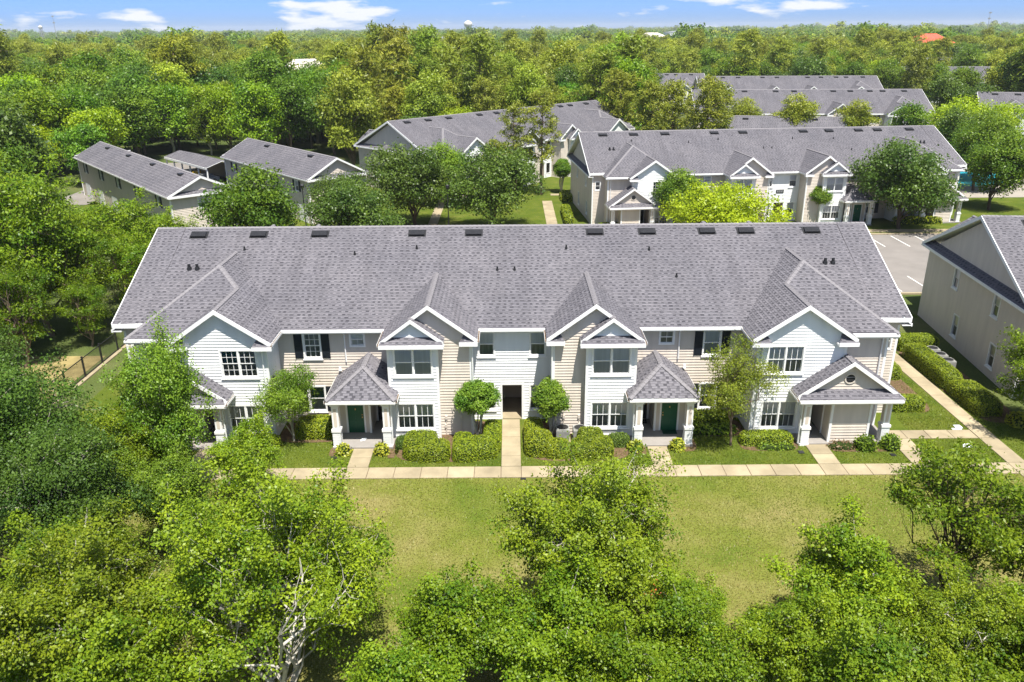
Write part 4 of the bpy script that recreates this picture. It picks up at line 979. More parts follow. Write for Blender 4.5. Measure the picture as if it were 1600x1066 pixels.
def MBmesh(mb, name, mat):
    me = bpy.data.meshes.new(name); me.from_pydata(mb.v, [], mb.f); me.materials.append(MATS[mat]); me.polygons.foreach_set('use_smooth', [True]*len(mb.f)); me.update(); return me
def pine(seed, H, R, zb, leaf='leaf_pine', bark='bark_brown', n_br=34, lpc=70, ls=0.42, cr=0.42):
    rs = np.random.RandomState(seed); mb = MB()
    tp = limb(mb, (0,0,-0.1), (rs.normal(0,0.3), rs.normal(0,0.3), H*0.97), H*0.014+0.05, 0.04, rs, 7, 7, 0.006)
    cc = []; dd = []
    for i in range(n_br):
        t = (i+rs.rand())/n_br; z = zb+(H-zb)*t; a = i*2.4+rs.uniform(-0.4,0.4); L = R*(0.35+0.75*math.sin(math.pi*min(1,(0.22+0.75*t))))*rs.uniform(0.6,1.15)
        p0 = np.array([0,0,z*0.98]); p1 = np.array([math.cos(a)*L, math.sin(a)*L, z+L*rs.uniform(0.15,0.5)])
        lp = limb(mb, p0, p1, 0.07, 0.02, rs, 4, 4, 0.04)
        for k in range(rs.randint(4,7)):
            q = p0*(1-0.55-0.09*k)+p1*(0.55+0.09*k)+rs.normal(0,0.28*R*0.35,3); cc.append(q); dd.append((p1-p0)/np.linalg.norm(p1-p0)*0.4+np.array([0,0,0.7]))
    cc = np.array(cc); dd = np.array(dd); m = len(cc); idx = np.repeat(np.arange(m), rs.poisson(lpc, m)+1); n = len(idx)
    off = rs.normal(0, cr, (n,3)); off[:,2] *= 0.65; cen = cc[idx]+off
    v, f = leaves(cen, dd[idx]+off/cr*0.5, ls, rs, 0.3, 0.13, 0.9)
    sh = np.clip(0.45+rs.uniform(-0.2,0.2,m)[idx]+rs.normal(0,0.15,n), 0, 0.95)
    return MBmesh(mb, 'trunk', bark), np_mesh('crown', v, f, sh, leaf)
def tree(name, arch, x, y, label, group=None, rz=None, sc=1.0, scz=None, color=None, cat='tree', lean=None):
    o = empty(name, (x, y, -0.02), rnd.uniform(0, 6.28) if rz is None else rz); o.scale = (sc, sc, scz or sc)
    t = link('trunk', arch[0], o); c = link('crown', arch[1], o)
    if color: c.color = (*color, 1)
    return tag(o, label, cat, group)
# --- kinds of tree
A_big   = broadleaf(11, 8.6, 5.2, 1.2, 38, 32, 96, 0.118, 0.235, 0.125, 3, 'leaf_bright', 'bark_pale', twigs=9, lobe_r=(0.18,0.36), shoots=26, shell=0.6, hollow=math.radians(-102))
A_mid   = broadleaf(12, 8.4, 4.6, 1.2, 36, 30, 94, 0.118, 0.23, 0.17, 2, 'leaf_maple', 'bark_pale', twigs=8, lobe_r=(0.18,0.38), shoots=26, shell=0.6)
A_small = broadleaf(13, 5.8, 2.7, 0.8, 26, 26, 80, 0.112, 0.195, 0.11, 2, 'leaf_bright', 'bark_pale', twigs=6, lobe_r=(0.2,0.4), shoots=18)
A_round = broadleaf(14, 8.6, 3.0, 1.2, 26, 28, 84, 0.115, 0.245, 0.13, 1, 'leaf_mid', 'bark_grey', twigs=5, lobe_r=(0.22,0.42), shoots=18)
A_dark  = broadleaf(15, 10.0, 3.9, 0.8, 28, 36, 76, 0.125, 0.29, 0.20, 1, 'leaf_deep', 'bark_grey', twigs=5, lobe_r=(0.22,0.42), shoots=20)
A_thin  = broadleaf(16, 7.4, 3.2, 1.6, 26, 24, 70, 0.14, 0.23, 0.085, 1, 'leaf_bright', 'bark_dark', lobe_r=(0.16,0.30), twigs=9, flat=0.45, aspect=0.22)
L_fine  = broadleaf(17, 6.4, 2.5, 1.7, 16, 24, 52, 0.12, 0.21, 0.085, 1, 'leaf_olive', 'bark_brown', lobe_r=(0.24,0.40), twigs=5, aspect=0.22)
L_oval  = broadleaf(18, 4.7, 1.85, 1.1, 14, 24, 56, 0.11, 0.18, 0.075, 1, 'leaf_mid', 'bark_grey', twigs=4, aspect=0.22)
C_myrt  = broadleaf(19, 3.6, 1.05, 1.65, 16, 30, 80, 0.10, 0.13, 0.055, 6, 'leaf_myrtle', 'bark_pale', lobe_r=(0.34,0.5), twigs=3)
O_wide  = broadleaf(21, 9.3, 5.6, 2.0, 20, 34, 36, 0.27, 0.46, 0.24, 1, 'leaf_dark', 'bark_dark', twigs=4)
O_tall  = broadleaf(22, 10.2, 4.6, 1.8, 20, 32, 36, 0.27, 0.44, 0.22, 1, 'leaf_mid', 'bark_dark', twigs=4)
Y_wide  = broadleaf(23, 7.6, 6.2, 1.4, 20, 34, 36, 0.25, 0.42, 0.18, 2, 'leaf_yellow', 'bark_brown', twigs=4, flat=0.6)
Y_feath = broadleaf(24, 13.5, 4.6, 1.0, 34, 28, 34, 0.25, 0.40, 0.22, 1, 'leaf_bright', 'bark_brown', lobe_r=(0.18,0.36), twigs=3, flat=0.4, shoots=20, aspect=0.25)
FB = [broadleaf(31, 13, 5.0, 0.8, 18, 26, 28, 0.38, 0.58, 0.25, 1, 'leaf_mid', 'bark_brown', twigs=1),
      broadleaf(32, 14, 5.4, 0.8, 17, 26, 28, 0.39, 0.60, 0.26, 1, 'leaf_dark', 'bark_brown', twigs=1),
      broadleaf(33, 13, 4.8, 0.8, 18, 26, 28, 0.38, 0.56, 0.25, 1, 'leaf_bright', 'bark_grey', twigs=1),
      broadleaf(34, 14.5, 4.6, 1.0, 19, 24, 28, 0.38, 0.58, 0.24, 1, 'leaf_olive', 'bark_brown', twigs=1, flat=0.55),
      broadleaf(35, 11.5, 4.4, 0.8, 16, 24, 28, 0.36, 0.54, 0.22, 1, 'leaf_yellow', 'bark_brown', twigs=1)]
FP = [pine(41, 17, 3.4, 6.0, lpc=20, ls=0.75, cr=0.50), pine(42, 15, 3.8, 4.5, lpc=20, ls=0.75, cr=0.55)]
P_tall = pine(43, 15.5, 3.0, 5.0, n_br=26, lpc=30, ls=0.50, cr=0.38)

# --- foreground trees
FG = 'trees in front of the lawn'
tree('leafy_tree', A_big, -8.4, 22.6, 'big bright green tree with pale forked limbs, bottom of the picture before the lawn', FG, 0.6, 0.92)
tree('leafy_tree', A_mid, -14.6, 22.2, 'bright yellow green tree in the bottom corner, left of the one with pale forked limbs', FG, 2.0, 0.85)
tree('leafy_tree', A_mid, 3.3, 25.6, 'tall bright green tree in the middle of the lawn edge, reaching up to the sidewalk', FG, 1.1, 0.90)
tree('leafy_tree', A_small, -2.2, 22.6, 'low bright green sapling tree between the two big trees at the bottom', FG, 0.3, 0.9)
tree('leafy_tree', A_small, 1.6, 21.4, 'low green tree at the bottom edge below the tall middle tree', FG, 3.3, 0.95)
tree('leafy_tree', A_small, 6.2, 21.6, 'low green tree at the bottom edge, right of the bare earth gap', FG, 5.0, 0.85)
tree('leafy_tree', A_small, 12.6, 23.6, 'bushy green tree with pointed top shoots before the right lawn', FG, 4.1, 1.0)
tree('leafy_tree', A_small, 9.4, 21.6, 'low bushy tree with bare grey twigs, right of the tall middle tree', FG, 2.2, 0.78)
tree('leafy_tree', A_mid, 14.2, 21.0, 'spreading yellow green tree at the bottom edge under the slender dark tree', FG, 3.9, 0.66)
tree('slender_tree', A_thin, 17.6, 26.2, 'slender open tree with dark trunk and fine leaves before the right lawn', FG, 0.4, 1.16)
tree('slender_tree', A_thin, 20.4, 25.2, 'fine leaved tree cut by the right picture edge', FG, 2.4, 1.05)
tree('leafy_tree', A_small, 18.6, 21.6, 'bright green low tree in the bottom right corner', FG, 1.4, 0.9)
tree('leafy_tree', A_round, -17.4, 36.4, 'tall green tree standing before the porch at the left end of the near house', FG, 0.8, 0.86, 1.08)
tree('leafy_tree', A_small, -13.6, 35.4, 'young green tree before the sidewalk, beside the left white gable', FG, 2.9, 0.74)
tree('leafy_tree', A_round, -15.6, 31.0, 'green tree between the tall porch tree and the pale limbed tree', FG, 2.2, 0.66)
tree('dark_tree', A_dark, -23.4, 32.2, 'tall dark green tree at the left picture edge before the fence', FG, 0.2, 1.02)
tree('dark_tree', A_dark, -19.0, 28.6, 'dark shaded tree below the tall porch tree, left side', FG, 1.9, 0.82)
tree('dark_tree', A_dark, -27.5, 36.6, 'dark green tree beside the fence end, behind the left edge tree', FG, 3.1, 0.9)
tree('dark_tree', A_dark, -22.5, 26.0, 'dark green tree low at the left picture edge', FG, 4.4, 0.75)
for (x, y, sc_, lb) in ((-3.6,19.8,0.85,'low bright tree at the bottom edge under the pale limbed tree'), (-13.2,19.6,1.0,'low bright tree at the bottom edge, left of the pale limbed trunk'), (-17.6,20.6,1.0,'low yellow green tree in the bottom left corner'), (3.9,19.4,0.85,'low tree at the bottom edge under the tall middle tree'), (11.4,19.6,0.95,'low tree at the bottom edge under the bushy right tree'), (16.2,19.4,0.9,'low tree at the bottom edge, second from the right corner'), (-17.0,25.4,0.95,'bright low tree before the dark trees on the left'), (-11.8,26.8,0.8,'bright low tree behind the pale limbed tree'), (6.6,24.6,0.62,'small bush like tree right of the tall middle tree'), (-21.4,38.4,0.74,'low green tree between the fence and the left house end'), (-19.8,35.0,0.85,'low green tree below the tall porch tree, towards the dark trees')):
    tree('leafy_tree', A_small, x, y, lb, FG, None, sc_)
# --- planted trees by the near house
tree('crape_myrtle', C_myrt, -2.05, 42.1, 'clipped round tree with many pale stems, left of the passage walk', 'clipped trees by the passage', 0.3)
tree('crape_myrtle', C_myrt, 2.3, 42.2, 'clipped round tree with many pale stems, right of the passage walk', 'clipped trees by the passage', 2.1)
tree('ornamental_tree', L_fine, 12.7, 41.0, 'light olive green planted tree before the right white gable wall', 'planted lawn trees', 0.9)
tree('ornamental_tree', L_oval, -13.0, 41.9, 'small oval olive green tree before the left white gable wall', 'planted lawn trees', 1.5)
tree('ornamental_tree', A_small, 30.9, 42.0, 'bright green tree before the tan gable end at the right edge', None, 1.2, 1.2)
# --- bright trees beyond the fence on the left
LG = 'bright trees left of the near house'
for i, (x, y, s, lb) in enumerate(((-37,60,1.05,'tallest feathery yellow green tree at the left edge'), (-33,67,0.78,'feathery green tree close to the left end of the near roof'),
        (-45,67,1.0,'feathery yellow green tree at the left edge behind the tallest one'), (-36,75,0.50,'feathery tree before the garage house, left of the near roof ridge'),
        (-43.5,56,0.86,'feathery yellow green tree low at the left edge'), (-35.5,53.5,0.62,'small feathery tree beside the fenced clearing'), (-52,74,1.0,'feathery green tree below the left garage house'),
        (-31.0,62.0,0.62,'small feathery tree beside the left end wall'), (-59,84,0.95,'feathery tree between the left wood and the garage house'), (-39.5,71,0.66,'feathery yellow green tree behind the tallest one, towards the garage house'), (-29.8,70.5,0.55,'small feathery tree tucked behind the left rake of the near roof'), (-56,64,0.95,'feathery tree farthest out at the left edge'), (-34.5,60.5,0.7,'feathery tree right of the tallest one, over the fence'), (-32.6,57.5,0.42,'low feathery tree close behind the fence'), (-37.5,56.5,0.5,'low feathery tree behind the bare ground by the fence'), (-32.2,71.5,0.6,'feathery tree between the fence and the parking lot end'), (-40.5,63.5,0.55,'low feathery tree in the shade of the tallest one'))):
    tree('feathery_tree', Y_feath, x, y, lb, LG, None, s)
# --- trees of the parking lot and courts
MG = 'oaks between the houses'
for (a, x, y, s, lb, nm) in ((O_tall,-25.4,76,1.0,'dark oak behind the near roof, before the gap of the garage houses','oak_tree'), (O_wide,-15.5,80,0.84,'low oak rising behind the near roof before the second garage house','oak_tree'),
        (O_wide,-11.8,97,0.98,'broad oak before the angled house, left of a pair','oak_tree'), (O_wide,-2.4,94.5,0.98,'broad oak before the angled house, right of a pair by the path','oak_tree'),
        (Y_wide,21.6,82,1.0,'wide lime yellow tree in the parking lot behind the near ridge','flowering_tree'), (O_tall,19.6,94.0,0.70,'green tree touching the white gable of the parallel house','oak_tree'),
        (O_wide,46.6,94.0,1.0,'broad oak with a leaning trunk before the parallel house, by the parking lot','oak_tree'),
        (O_tall,63,104,0.95,'large oak at the right picture edge beside the pool','oak_tree'), (O_tall,68,117,1.0,'large oak behind the pool at the right picture edge','oak_tree'),
        (O_tall,70,93,1.0,'large oak at the right picture edge above the gable end house','oak_tree'), (O_tall,73,126,1.0,'tall oak behind the right end of the parallel roof','oak_tree'),
        (O_tall,-8.5,110,0.8,'oak close to the wall of the angled house','oak_tree'), (O_wide,-19.5,92,0.75,'low oak beside the second garage house','oak_tree'),
        (C_myrt,7.5,118,1.35,'clipped round tree by the far path, nearer of two','crape_myrtle'), (C_myrt,15.2,124,1.35,'clipped round tree by the far path, farther of two','crape_myrtle'),
        (C_myrt,38.0,97.2,1.3,'clipped round tree before the middle of the parallel house','crape_myrtle')):
    tree(nm, a, x, y, lb, MG, None, s)
PG = 'pines between the houses'
for (a, x, y, s, lb) in ((P_tall,4.4,117,0.92,'tall thin pine before the angled house, right of two'), (P_tall,0.6,119,0.80,'tall thin pine before the angled house, left of two'), (FP[1],-2.2,110.5,0.55,'small dark conifer below the tall thin pines'),
        (FP[0],24,139,0.82,'pine behind the parallel roof, leftmost of the clump'), (FP[1],28.5,144,0.9,'bushy pine in the middle of the clump behind the parallel roof'), (FP[0],33,138,0.86,'pine with a forked crown behind the parallel roof'),
        (FP[1],37,146,0.86,'rightmost pine of the clump behind the parallel roof'), (FP[0],20,150,0.9,'pine at the end of the angled roof')):
    tree('pine_tree', a, x, y, lb, PG, None, s)
RG = 'trees among the far roofs'
for (a, x, y, s, lb, nm) in ((FB[3],52,150,0.78,'pale green tree before the two white gables','broad_tree'), (FB[3],62,147,0.72,'pale green tree right of the clubhouse roof','broad_tree'), (FB[0],70,143,0.8,'green tree behind the parallel roof end','broad_tree'),
        (Y_wide,84,149,1.35,'bright yellow tree among the far roofs','flowering_tree'), (FB[1],77,138,0.8,'dark tree below the bright yellow tree','broad_tree'), (FB[1],98,168,0.95,'dark tree right of the bright yellow tree','broad_tree'),
        (FB[1],105,196,1.0,'dark oak beyond the bright yellow tree','broad_tree'), (FB[0],88,131,0.75,'green tree at the edge house','broad_tree'), (FB[3],45,158,0.7,'pale tree behind the clubhouse','broad_tree')):
    tree(nm, a, x, y, lb, RG, None, s)

# --- the wood behind: nearest trees singly, the rest as one mass
FOOT = [(0,53,0,26,11), (55.8,52.5,-5.9,26,11), (33.3-0.7,107,5,27,13), (-1,136.5,45,27,12), (62.6,176.5,-4,27,13), (74.6,226.5,-4,27,12), (32.5,244.5,-3,27,12), (197,348.5,-8,27,12), (190,322,-8,30,16), (145,250,-10,26,10), (116,158,-20,27,12), (151.5,270.5,-10,27,12), (-48,106,-50,23,7), (-30.3,111,-49.5,16,7.5), (-54,134,-47,14,6), (48,150,-12,15,9), (-56,230,30,10,8), (236,480,0,16,12)]
def blocked(x, y, pad):
    for (cx, cy, a, hx, hy) in FOOT:
        c, s = math.cos(math.radians(a)), math.sin(math.radians(a)); dx, dy = x-cx, y-cy
        if abs(dx*c+dy*s) < hx+pad and abs(-dx*s+dy*c) < hy+pad: return True
    return False
def in_wood(x, y):
    if abs(x) > 0.70*y+22: return False
    if x < -40 and y > 62 and x < -(42+(y-60)*0.42) and y < 118: return True
    if x < -66 and y >= 118: return True
    if -66 <= x < -30: return y > 150
    if -30 <= x < 17: return y > x+137+15
    if 17 <= x < 60: return y > 228 or (y > 160+abs(x-20)*0.3 and x < 34)
    if x < 125: return y > 228
    return y > 175+(x-125)*0.3 if x < 200 else y > 190
fr_ = random.Random(5); cand = []
y = 60.0
while y < 520:
    st = 7.6 if y < 260 else 9.5; x = -0.72*y-22
    while x < 0.72*y+22:
        px, py = x+fr_.uniform(-0.42,0.42)*st, y+fr_.uniform(-0.42,0.42)*st
        if in_wood(px, py) and not blocked(px, py, 3.0): cand.append((px, py))
        x += st
    y += st
cand.sort(key=lambda p: p[1]*1.0)
def kind_at(x, y):
    v = math.sin(x*0.031+1.3)+math.cos(y*0.027+x*0.011)+fr_.uniform(-1.1,1.1)
    if x < -45 and y < 190: w = (30, 22, 30, 8, 16, 2, 2)
    elif -30 < x < 60 and y < 300: w = (16, 14, 10, 26, 6, 22, 14)
    else: w = (26, 26, 14, 18, 6, 12, 8)
    r_ = fr_.random()*sum(w)
    for i, q in enumerate(w):
        r_ -= q
        if r_ < 0: return i
    return 0
ARCH = FB+FP
LBL = ['mid green tree', 'dark green tree', 'bright green tree', 'olive green tree', 'yellow green tree', 'slim pine', 'bushy pine']
def zone(x, y):
    if x < -66: return 'the wood left of the garages'
    if x < -28: return 'the wood behind the garages'
    if x < 20: return 'the wood behind the angled house'
    if x < 110: return 'the wood behind the far grey roofs'
    return 'the wood right of the far roofs'
for (x, y) in cand[:290]:
    k = kind_at(x, y); s = fr_.uniform(0.72, 1.28)*(0.92 if y < 160 else 1.05)
    sz = 'tall' if s > 1.09 else ('small' if s < 0.93 else 'middling'); dp = 'at the near edge of' if y < 135 else ('in the front rows of' if y < 175 else ('halfway into' if y < 215 else 'deep in'))
    t = tree('pine_tree' if k > 4 else 'broad_tree', ARCH[k], x, y, sz+' '+LBL[k]+' '+dp+' '+zone(x, y), 'trees of '+zone(x, y), fr_.uniform(0, 6.28), s, s*fr_.uniform(0.9, 1.15), (fr_.uniform(0.80,1.06), fr_.uniform(0.90,1.1), fr_.uniform(0.8,1.1)))
rest = cand[290:]
# the farther wood: same kinds of tree set on points
src = bpy.data.collections.new('wood_kinds')
for i, (tm, cm) in enumerate(ARCH):
    o = bpy.data.objects.new('crown_%d' % i, cm); src.objects.link(o)
def scatter(name, pts, label, smin, smax, pick):
    me = bpy.data.meshes.new(name); me.from_pydata([(x, y, z) for x, y, z, s, k in pts], [], [])
    a = me.attributes.new('size', 'FLOAT', 'POINT'); a.data.foreach_set('value', [p[3] for p in pts])
    a = me.attributes.new('kind', 'INT', 'POINT'); a.data.foreach_set('value', [p[4] for p in pts])
    o = link(name, me); tag(o, label, 'trees', kind='stuff')
    ng = bpy.data.node_groups.new(name, 'GeometryNodeTree'); ng.interface.new_socket('Geometry', in_out='INPUT', socket_type='NodeSocketGeometry'); ng.interface.new_socket('Geometry', in_out='OUTPUT', socket_type='NodeSocketGeometry')
    N = ng.nodes.new; gi, go = N('NodeGroupInput'), N('NodeGroupOutput'); ip = N('GeometryNodeInstanceOnPoints'); ci = N('GeometryNodeCollectionInfo')
    ci.inputs['Collection'].default_value = pick; ci.inputs['Separate Children'].default_value = True; ci.inputs['Reset Children'].default_value = True
    na = N('GeometryNodeInputNamedAttribute'); na.data_type = 'FLOAT'; na.inputs['Name'].default_value = 'size'
    nk = N('GeometryNodeInputNamedAttribute'); nk.data_type = 'INT'; nk.inputs['Name'].default_value = 'kind'
    rv = N('FunctionNodeRandomValue'); rv.data_type = 'FLOAT_VECTOR'; rv.inputs[0].default_value = (0,0,0); rv.inputs[1].default_value = (0,0,6.283)
    L = ng.links.new; L(gi.outputs[0], ip.inputs['Points']); L(ci.outputs[0], ip.inputs['Instance']); ip.inputs['Pick Instance'].default_value = True
    L(nk.outputs['Attribute'], ip.inputs['Instance Index']); L(na.outputs['Attribute'], ip.inputs['Scale']); L(rv.outputs[0], ip.inputs['Rotation']); L(ip.outputs[0], go.inputs[0])
    md = o.modifiers.new('scatter', 'NODES'); md.node_group = ng; return o
scatter('far_wood', [(x, y, -0.5, fr_.uniform(0.85, 1.3), kind_at(x, y)) for x, y in rest], 'mass of mixed treetops of the wood behind the single trees', 1, 1, src)
# low detail crowns for the plain towards the horizon
src2 = bpy.data.collections.new('plain_kinds')
for i in range(3):
    _, cm = broadleaf(71+i, 15, 9, 1.5, 10, 12, 9, 1.7, 1.5, 0.3, 1, ('leaf_mid','leaf_dark','leaf_olive')[i], 'bark_brown', twigs=0)
    o = bpy.data.objects.new('crown_%d' % i, cm); src2.objects.link(o)
pts = []; y = 500.0
while y < 6500:
    st = 10+y*0.011; x = -0.70*y-40
    while x < 0.70*y+40:
        px, py = x+fr_.uniform(-0.5,0.5)*st, y+fr_.uniform(-0.5,0.5)*st
        op = math.sin(px*0.006+py*0.004)+math.sin(py*0.009-px*0.003+2)
        if op < 1.35 and not blocked(px, py, 6): pts.append((px, py, -3.0, fr_.uniform(0.6, 1.1)*(1+y/8000)*(1+0.28*math.sin(px*0.011+py*0.003)*math.sin(py*0.007))*(1.45 if fr_.random() < 0.04 else 1.0), fr_.randrange(3)))
        x += st
    y += st*0.9
scatter('distant_wood', pts, 'distant flat wood reaching to the horizon', 1, 1, src2)
print('wood', len(cand), len(pts))

# ------------------------------------------------------------------ hedges and shrubs
def blob_pts(b, nu, nv, k=1.0):
    cx, cy, rx, ry, h, e = b; out = []
    f = lambda c: math.copysign(abs(c)**e, c)
    for j in range(nv+1):
        ph = math.pi/2*j/nv
        for i in range(nu):
            th = 2*math.pi*i/nu; out.append((cx+rx*k*f(math.cos(ph))*f(math.cos(th)), cy+ry*k*f(math.cos(ph))*f(math.sin(th)), h*k*f(math.sin(ph))))
    return out
def shrub(name, label, blobs, leaf='leaf_hedge', ls=0.075, dens=420, group=None, cat='hedge', rand=0.5, wild=0.014, core='hedge_core'):
    cx = sum(b[0] for b in blobs)/len(blobs); cy = sum(b[1] for b in blobs)/len(blobs)
    o = empty(name, (cx, cy, 0)); m = MB(); rs = np.random.RandomState(abs(hash(label)) % 10000 if False else int(abs(cx*131+cy*17)) % 9999)
    cen, nor = [], []
    bl = [(b[0]-cx, b[1]-cy)+tuple(b[2:]) for b in blobs]
    for b in bl:
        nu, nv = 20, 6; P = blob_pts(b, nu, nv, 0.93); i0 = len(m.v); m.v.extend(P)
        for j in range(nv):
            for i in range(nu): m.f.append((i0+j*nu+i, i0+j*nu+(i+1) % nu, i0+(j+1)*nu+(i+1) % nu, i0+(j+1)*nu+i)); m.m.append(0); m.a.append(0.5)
        Q = np.array(blob_pts(b, 36, 10)).reshape(11, 36, 3); area = []; tri = []
        for j in range(10):
            for i in range(36):
                a, c, d, e_ = Q[j,i], Q[j,(i+1) % 36], Q[j+1,(i+1) % 36], Q[j+1,i]; n = np.cross(c-a, e_-a)+np.cross(d-c, e_-c)*0
                ar = np.linalg.norm(np.cross(c-a, d-a))*0.5+np.linalg.norm(np.cross(d-a, e_-a))*0.5
                if ar > 1e-7: area.append(ar); nn = np.cross(d-a, e_-c); tri.append((a, c, d, e_, nn/(np.linalg.norm(nn)+1e-9)))
        area = np.array(area); n = int(area.sum()*dens); ix = rs.choice(len(tri), n, p=area/area.sum())
        u, v = rs.rand(n), rs.rand(n)
        A = np.array([tri[k][0] for k in ix]); C = np.array([tri[k][1] for k in ix]); D = np.array([tri[k][2] for k in ix]); E_ = np.array([tri[k][3] for k in ix]); NN = np.array([tri[k][4] for k in ix])
        p = (A*(1-u)[:,None]+C*u[:,None])*(1-v)[:,None]+(E_*(1-u)[:,None]+D*u[:,None])*v[:,None]
        ctr = np.array([b[0], b[1], b[4]*0.4]); NN *= np.sign((NN*(p-ctr)).sum(1))[:,None]
        cen.append(p+NN*rs.normal(-0.02, wild, n)[:,None]); nor.append(NN)
    cen = np.concatenate(cen); nor = np.concatenate(nor); cen[:,2] = np.maximum(cen[:,2], 0.02)
    v, f = leaves(cen, nor*1.3, ls, rs, 0.35, 0.36, rand)
    link('foliage', np_mesh('foliage', v, f, np.clip(rs.normal(0.5,0.2,len(f)), 0, 0.95), leaf), o)
    m.build('dark_core', core, o, True)  # added dark solid core filling the shrub behind its leaf shell
    return tag(o, label, cat, group)
HG = 'clipped shrubs before the near house'
shrub('clipped_shrub', 'big clipped shrub left of the passage, next to the white bay', [(-5.3,40.5,1.0,1.0,1.15,0.45), (-4.55,39.9,1.0,0.75,1.0,0.45), (-5.5,39.95,0.55,0.6,0.85,0.5)], group=HG)
shrub('clipped_shrub', 'curved clipped shrub wrapped round the tree left of the passage walk', [(-2.7,39.9,0.75,0.75,0.95,0.5), (-1.75,40.3,0.9,0.85,0.95,0.5), (-1.2,41.6,0.55,1.5,1.05,0.5), (-2.9,41.0,0.6,0.8,0.8,0.5)], group=HG)
shrub('clipped_shrub', 'curved clipped shrub wrapped round the tree right of the passage walk', [(1.25,42.0,0.6,1.3,1.05,0.5), (1.5,40.6,0.85,0.95,1.15,0.55), (2.55,40.15,0.75,0.7,0.85,0.5)], group=HG)
shrub('clipped_shrub', 'big clipped shrub right of the passage, before the right white bay', [(4.5,40.7,0.8,1.0,1.2,0.5), (4.0,40.0,0.75,0.75,0.95,0.5), (5.0,40.1,0.75,0.7,1.05,0.5)], group=HG)
shrub('low_hedge', 'low dark hedge under the left bay window by the porch', [(-6.35,41.15,0.5,0.45,0.65,0.5)], 'leaf_dark', group=HG)
shrub('low_hedge', 'low dark hedge under the right bay window by the porch', [(6.2,41.2,0.65,0.45,0.7,0.5)], 'leaf_dark', group=HG)
shrub('low_hedge', 'hedge under the shuttered windows right of the hipped porch', [(11.9,43.6,1.45,0.55,0.95,0.35)], group=HG)
shrub('low_hedge', 'strappy green border before the hedge under the right shuttered window', [(12.0,42.6,1.4,0.4,0.5,0.5)], 'leaf_mid', 0.16, 190, group=HG, wild=0.08)
shrub('low_hedge', 'hedge under the shuttered windows left of the hipped porch', [(-11.7,42.9,1.35,0.9,0.95,0.35)], group=HG)
shrub('low_hedge', 'low hedge before the right white gable wall', [(14.8,41.25,1.55,0.5,0.75,0.4)], group=HG)
shrub('low_hedge', 'ground cover strip before the hedge of the right white gable wall', [(15.2,40.55,1.1,0.25,0.28,0.6)], 'leaf_mid', 0.14, 150, group=HG, wild=0.06)
shrub('low_hedge', 'low hedge before the left white gable wall behind the young tree', [(-15.0,41.25,1.4,0.5,0.75,0.4)], group=HG)
for (x, y, lb) in ((-9.75,40.35,'yellow green round shrub left of the left hipped porch walk'), (-7.55,40.35,'yellow green round shrub right of the left hipped porch walk'), (9.5,40.6,'small yellow green shrub right of the right hipped porch walk'), (7.1,40.5,'small yellow green shrub left of the right hipped porch walk')):
    shrub('croton_shrub', lb, [(x,y,0.42,0.40,0.62,0.8)], 'leaf_lime', 0.15, 210, 'bright round shrubs by the porch walks', 'shrub', 0.6, 0.06)
shrub('bronze_shrub', 'low bronze coloured shrub before the storage wall of the gabled porch', [(19.0,40.6,0.75,0.35,0.38,0.8)], 'leaf_bronze', 0.12, 170, None, 'shrub', 0.9, 0.08)
shrub('leafy_shrub', 'round green shrub left of the right porch column', [(20.3,40.5,0.60,0.48,0.75,0.8)], 'leaf_mid', 0.15, 200, 'shrubs before the gabled porch', 'shrub', 0.8, 0.07)
shrub('leafy_shrub', 'round green shrub right of the right porch column', [(21.75,40.55,0.52,0.46,0.85,0.8)], 'leaf_mid', 0.15, 200, 'shrubs before the gabled porch', 'shrub', 0.8, 0.07)
SG = 'hedges along the side walk'
shrub('tall_hedge', 'long clipped hedge screening the cooling units along the side walk', [(29.4,51.3,0.72,3.2,1.2,0.3)], group=SG)
shrub('tall_hedge', 'clipped hedge at the far end of the side walk, against the house wall', [(30.4,55.6,1.5,0.7,1.15,0.3)], group=SG)
shrub('tall_hedge', 'nearer clipped hedge of the side walk, below the long one', [(29.7,46.3,0.95,2.0,1.0,0.35)], group=SG)
shrub('low_hedge', 'low clipped hedge block on the lawn beside the house end', [(25.0,45.6,1.05,0.6,0.85,0.3)], group=SG)
shrub('low_hedge', 'clipped hedge against the end wall beside the side walk', [(26.0,51.2,0.85,1.3,0.95,0.35)], group=SG)
shrub('croton_shrub', 'yellow green shrub at the near end of the side walk hedges', [(30.9,43.3,0.7,0.6,0.75,0.8)], 'leaf_lime', 0.16, 190, 'bright round shrubs by the porch walks', 'shrub', 0.6, 0.07)
shrub('tall_hedge', 'hedge along the end wall of the parallel house', [(7.2,101,0.6,4.5,1.1,0.3)], dens=60, ls=0.2, group='hedges of the far houses')
shrub('tall_hedge', 'hedge along the walk of the angled house', [(8.5,113.5,1.5,2.5,1.0,0.4)], dens=60, ls=0.2, group='hedges of the far houses')
shrub('low_hedge', 'hedge before the right half of the parallel house', [(50,96.6,3,0.6,0.9,0.35)], dens=60, ls=0.2, group='hedges of the far houses')
shrub('low_hedge', 'hedge before the left half of the parallel house', [(13,94.9,2.5,0.6,0.8,0.35)], dens=60, ls=0.2, group='hedges of the far houses')

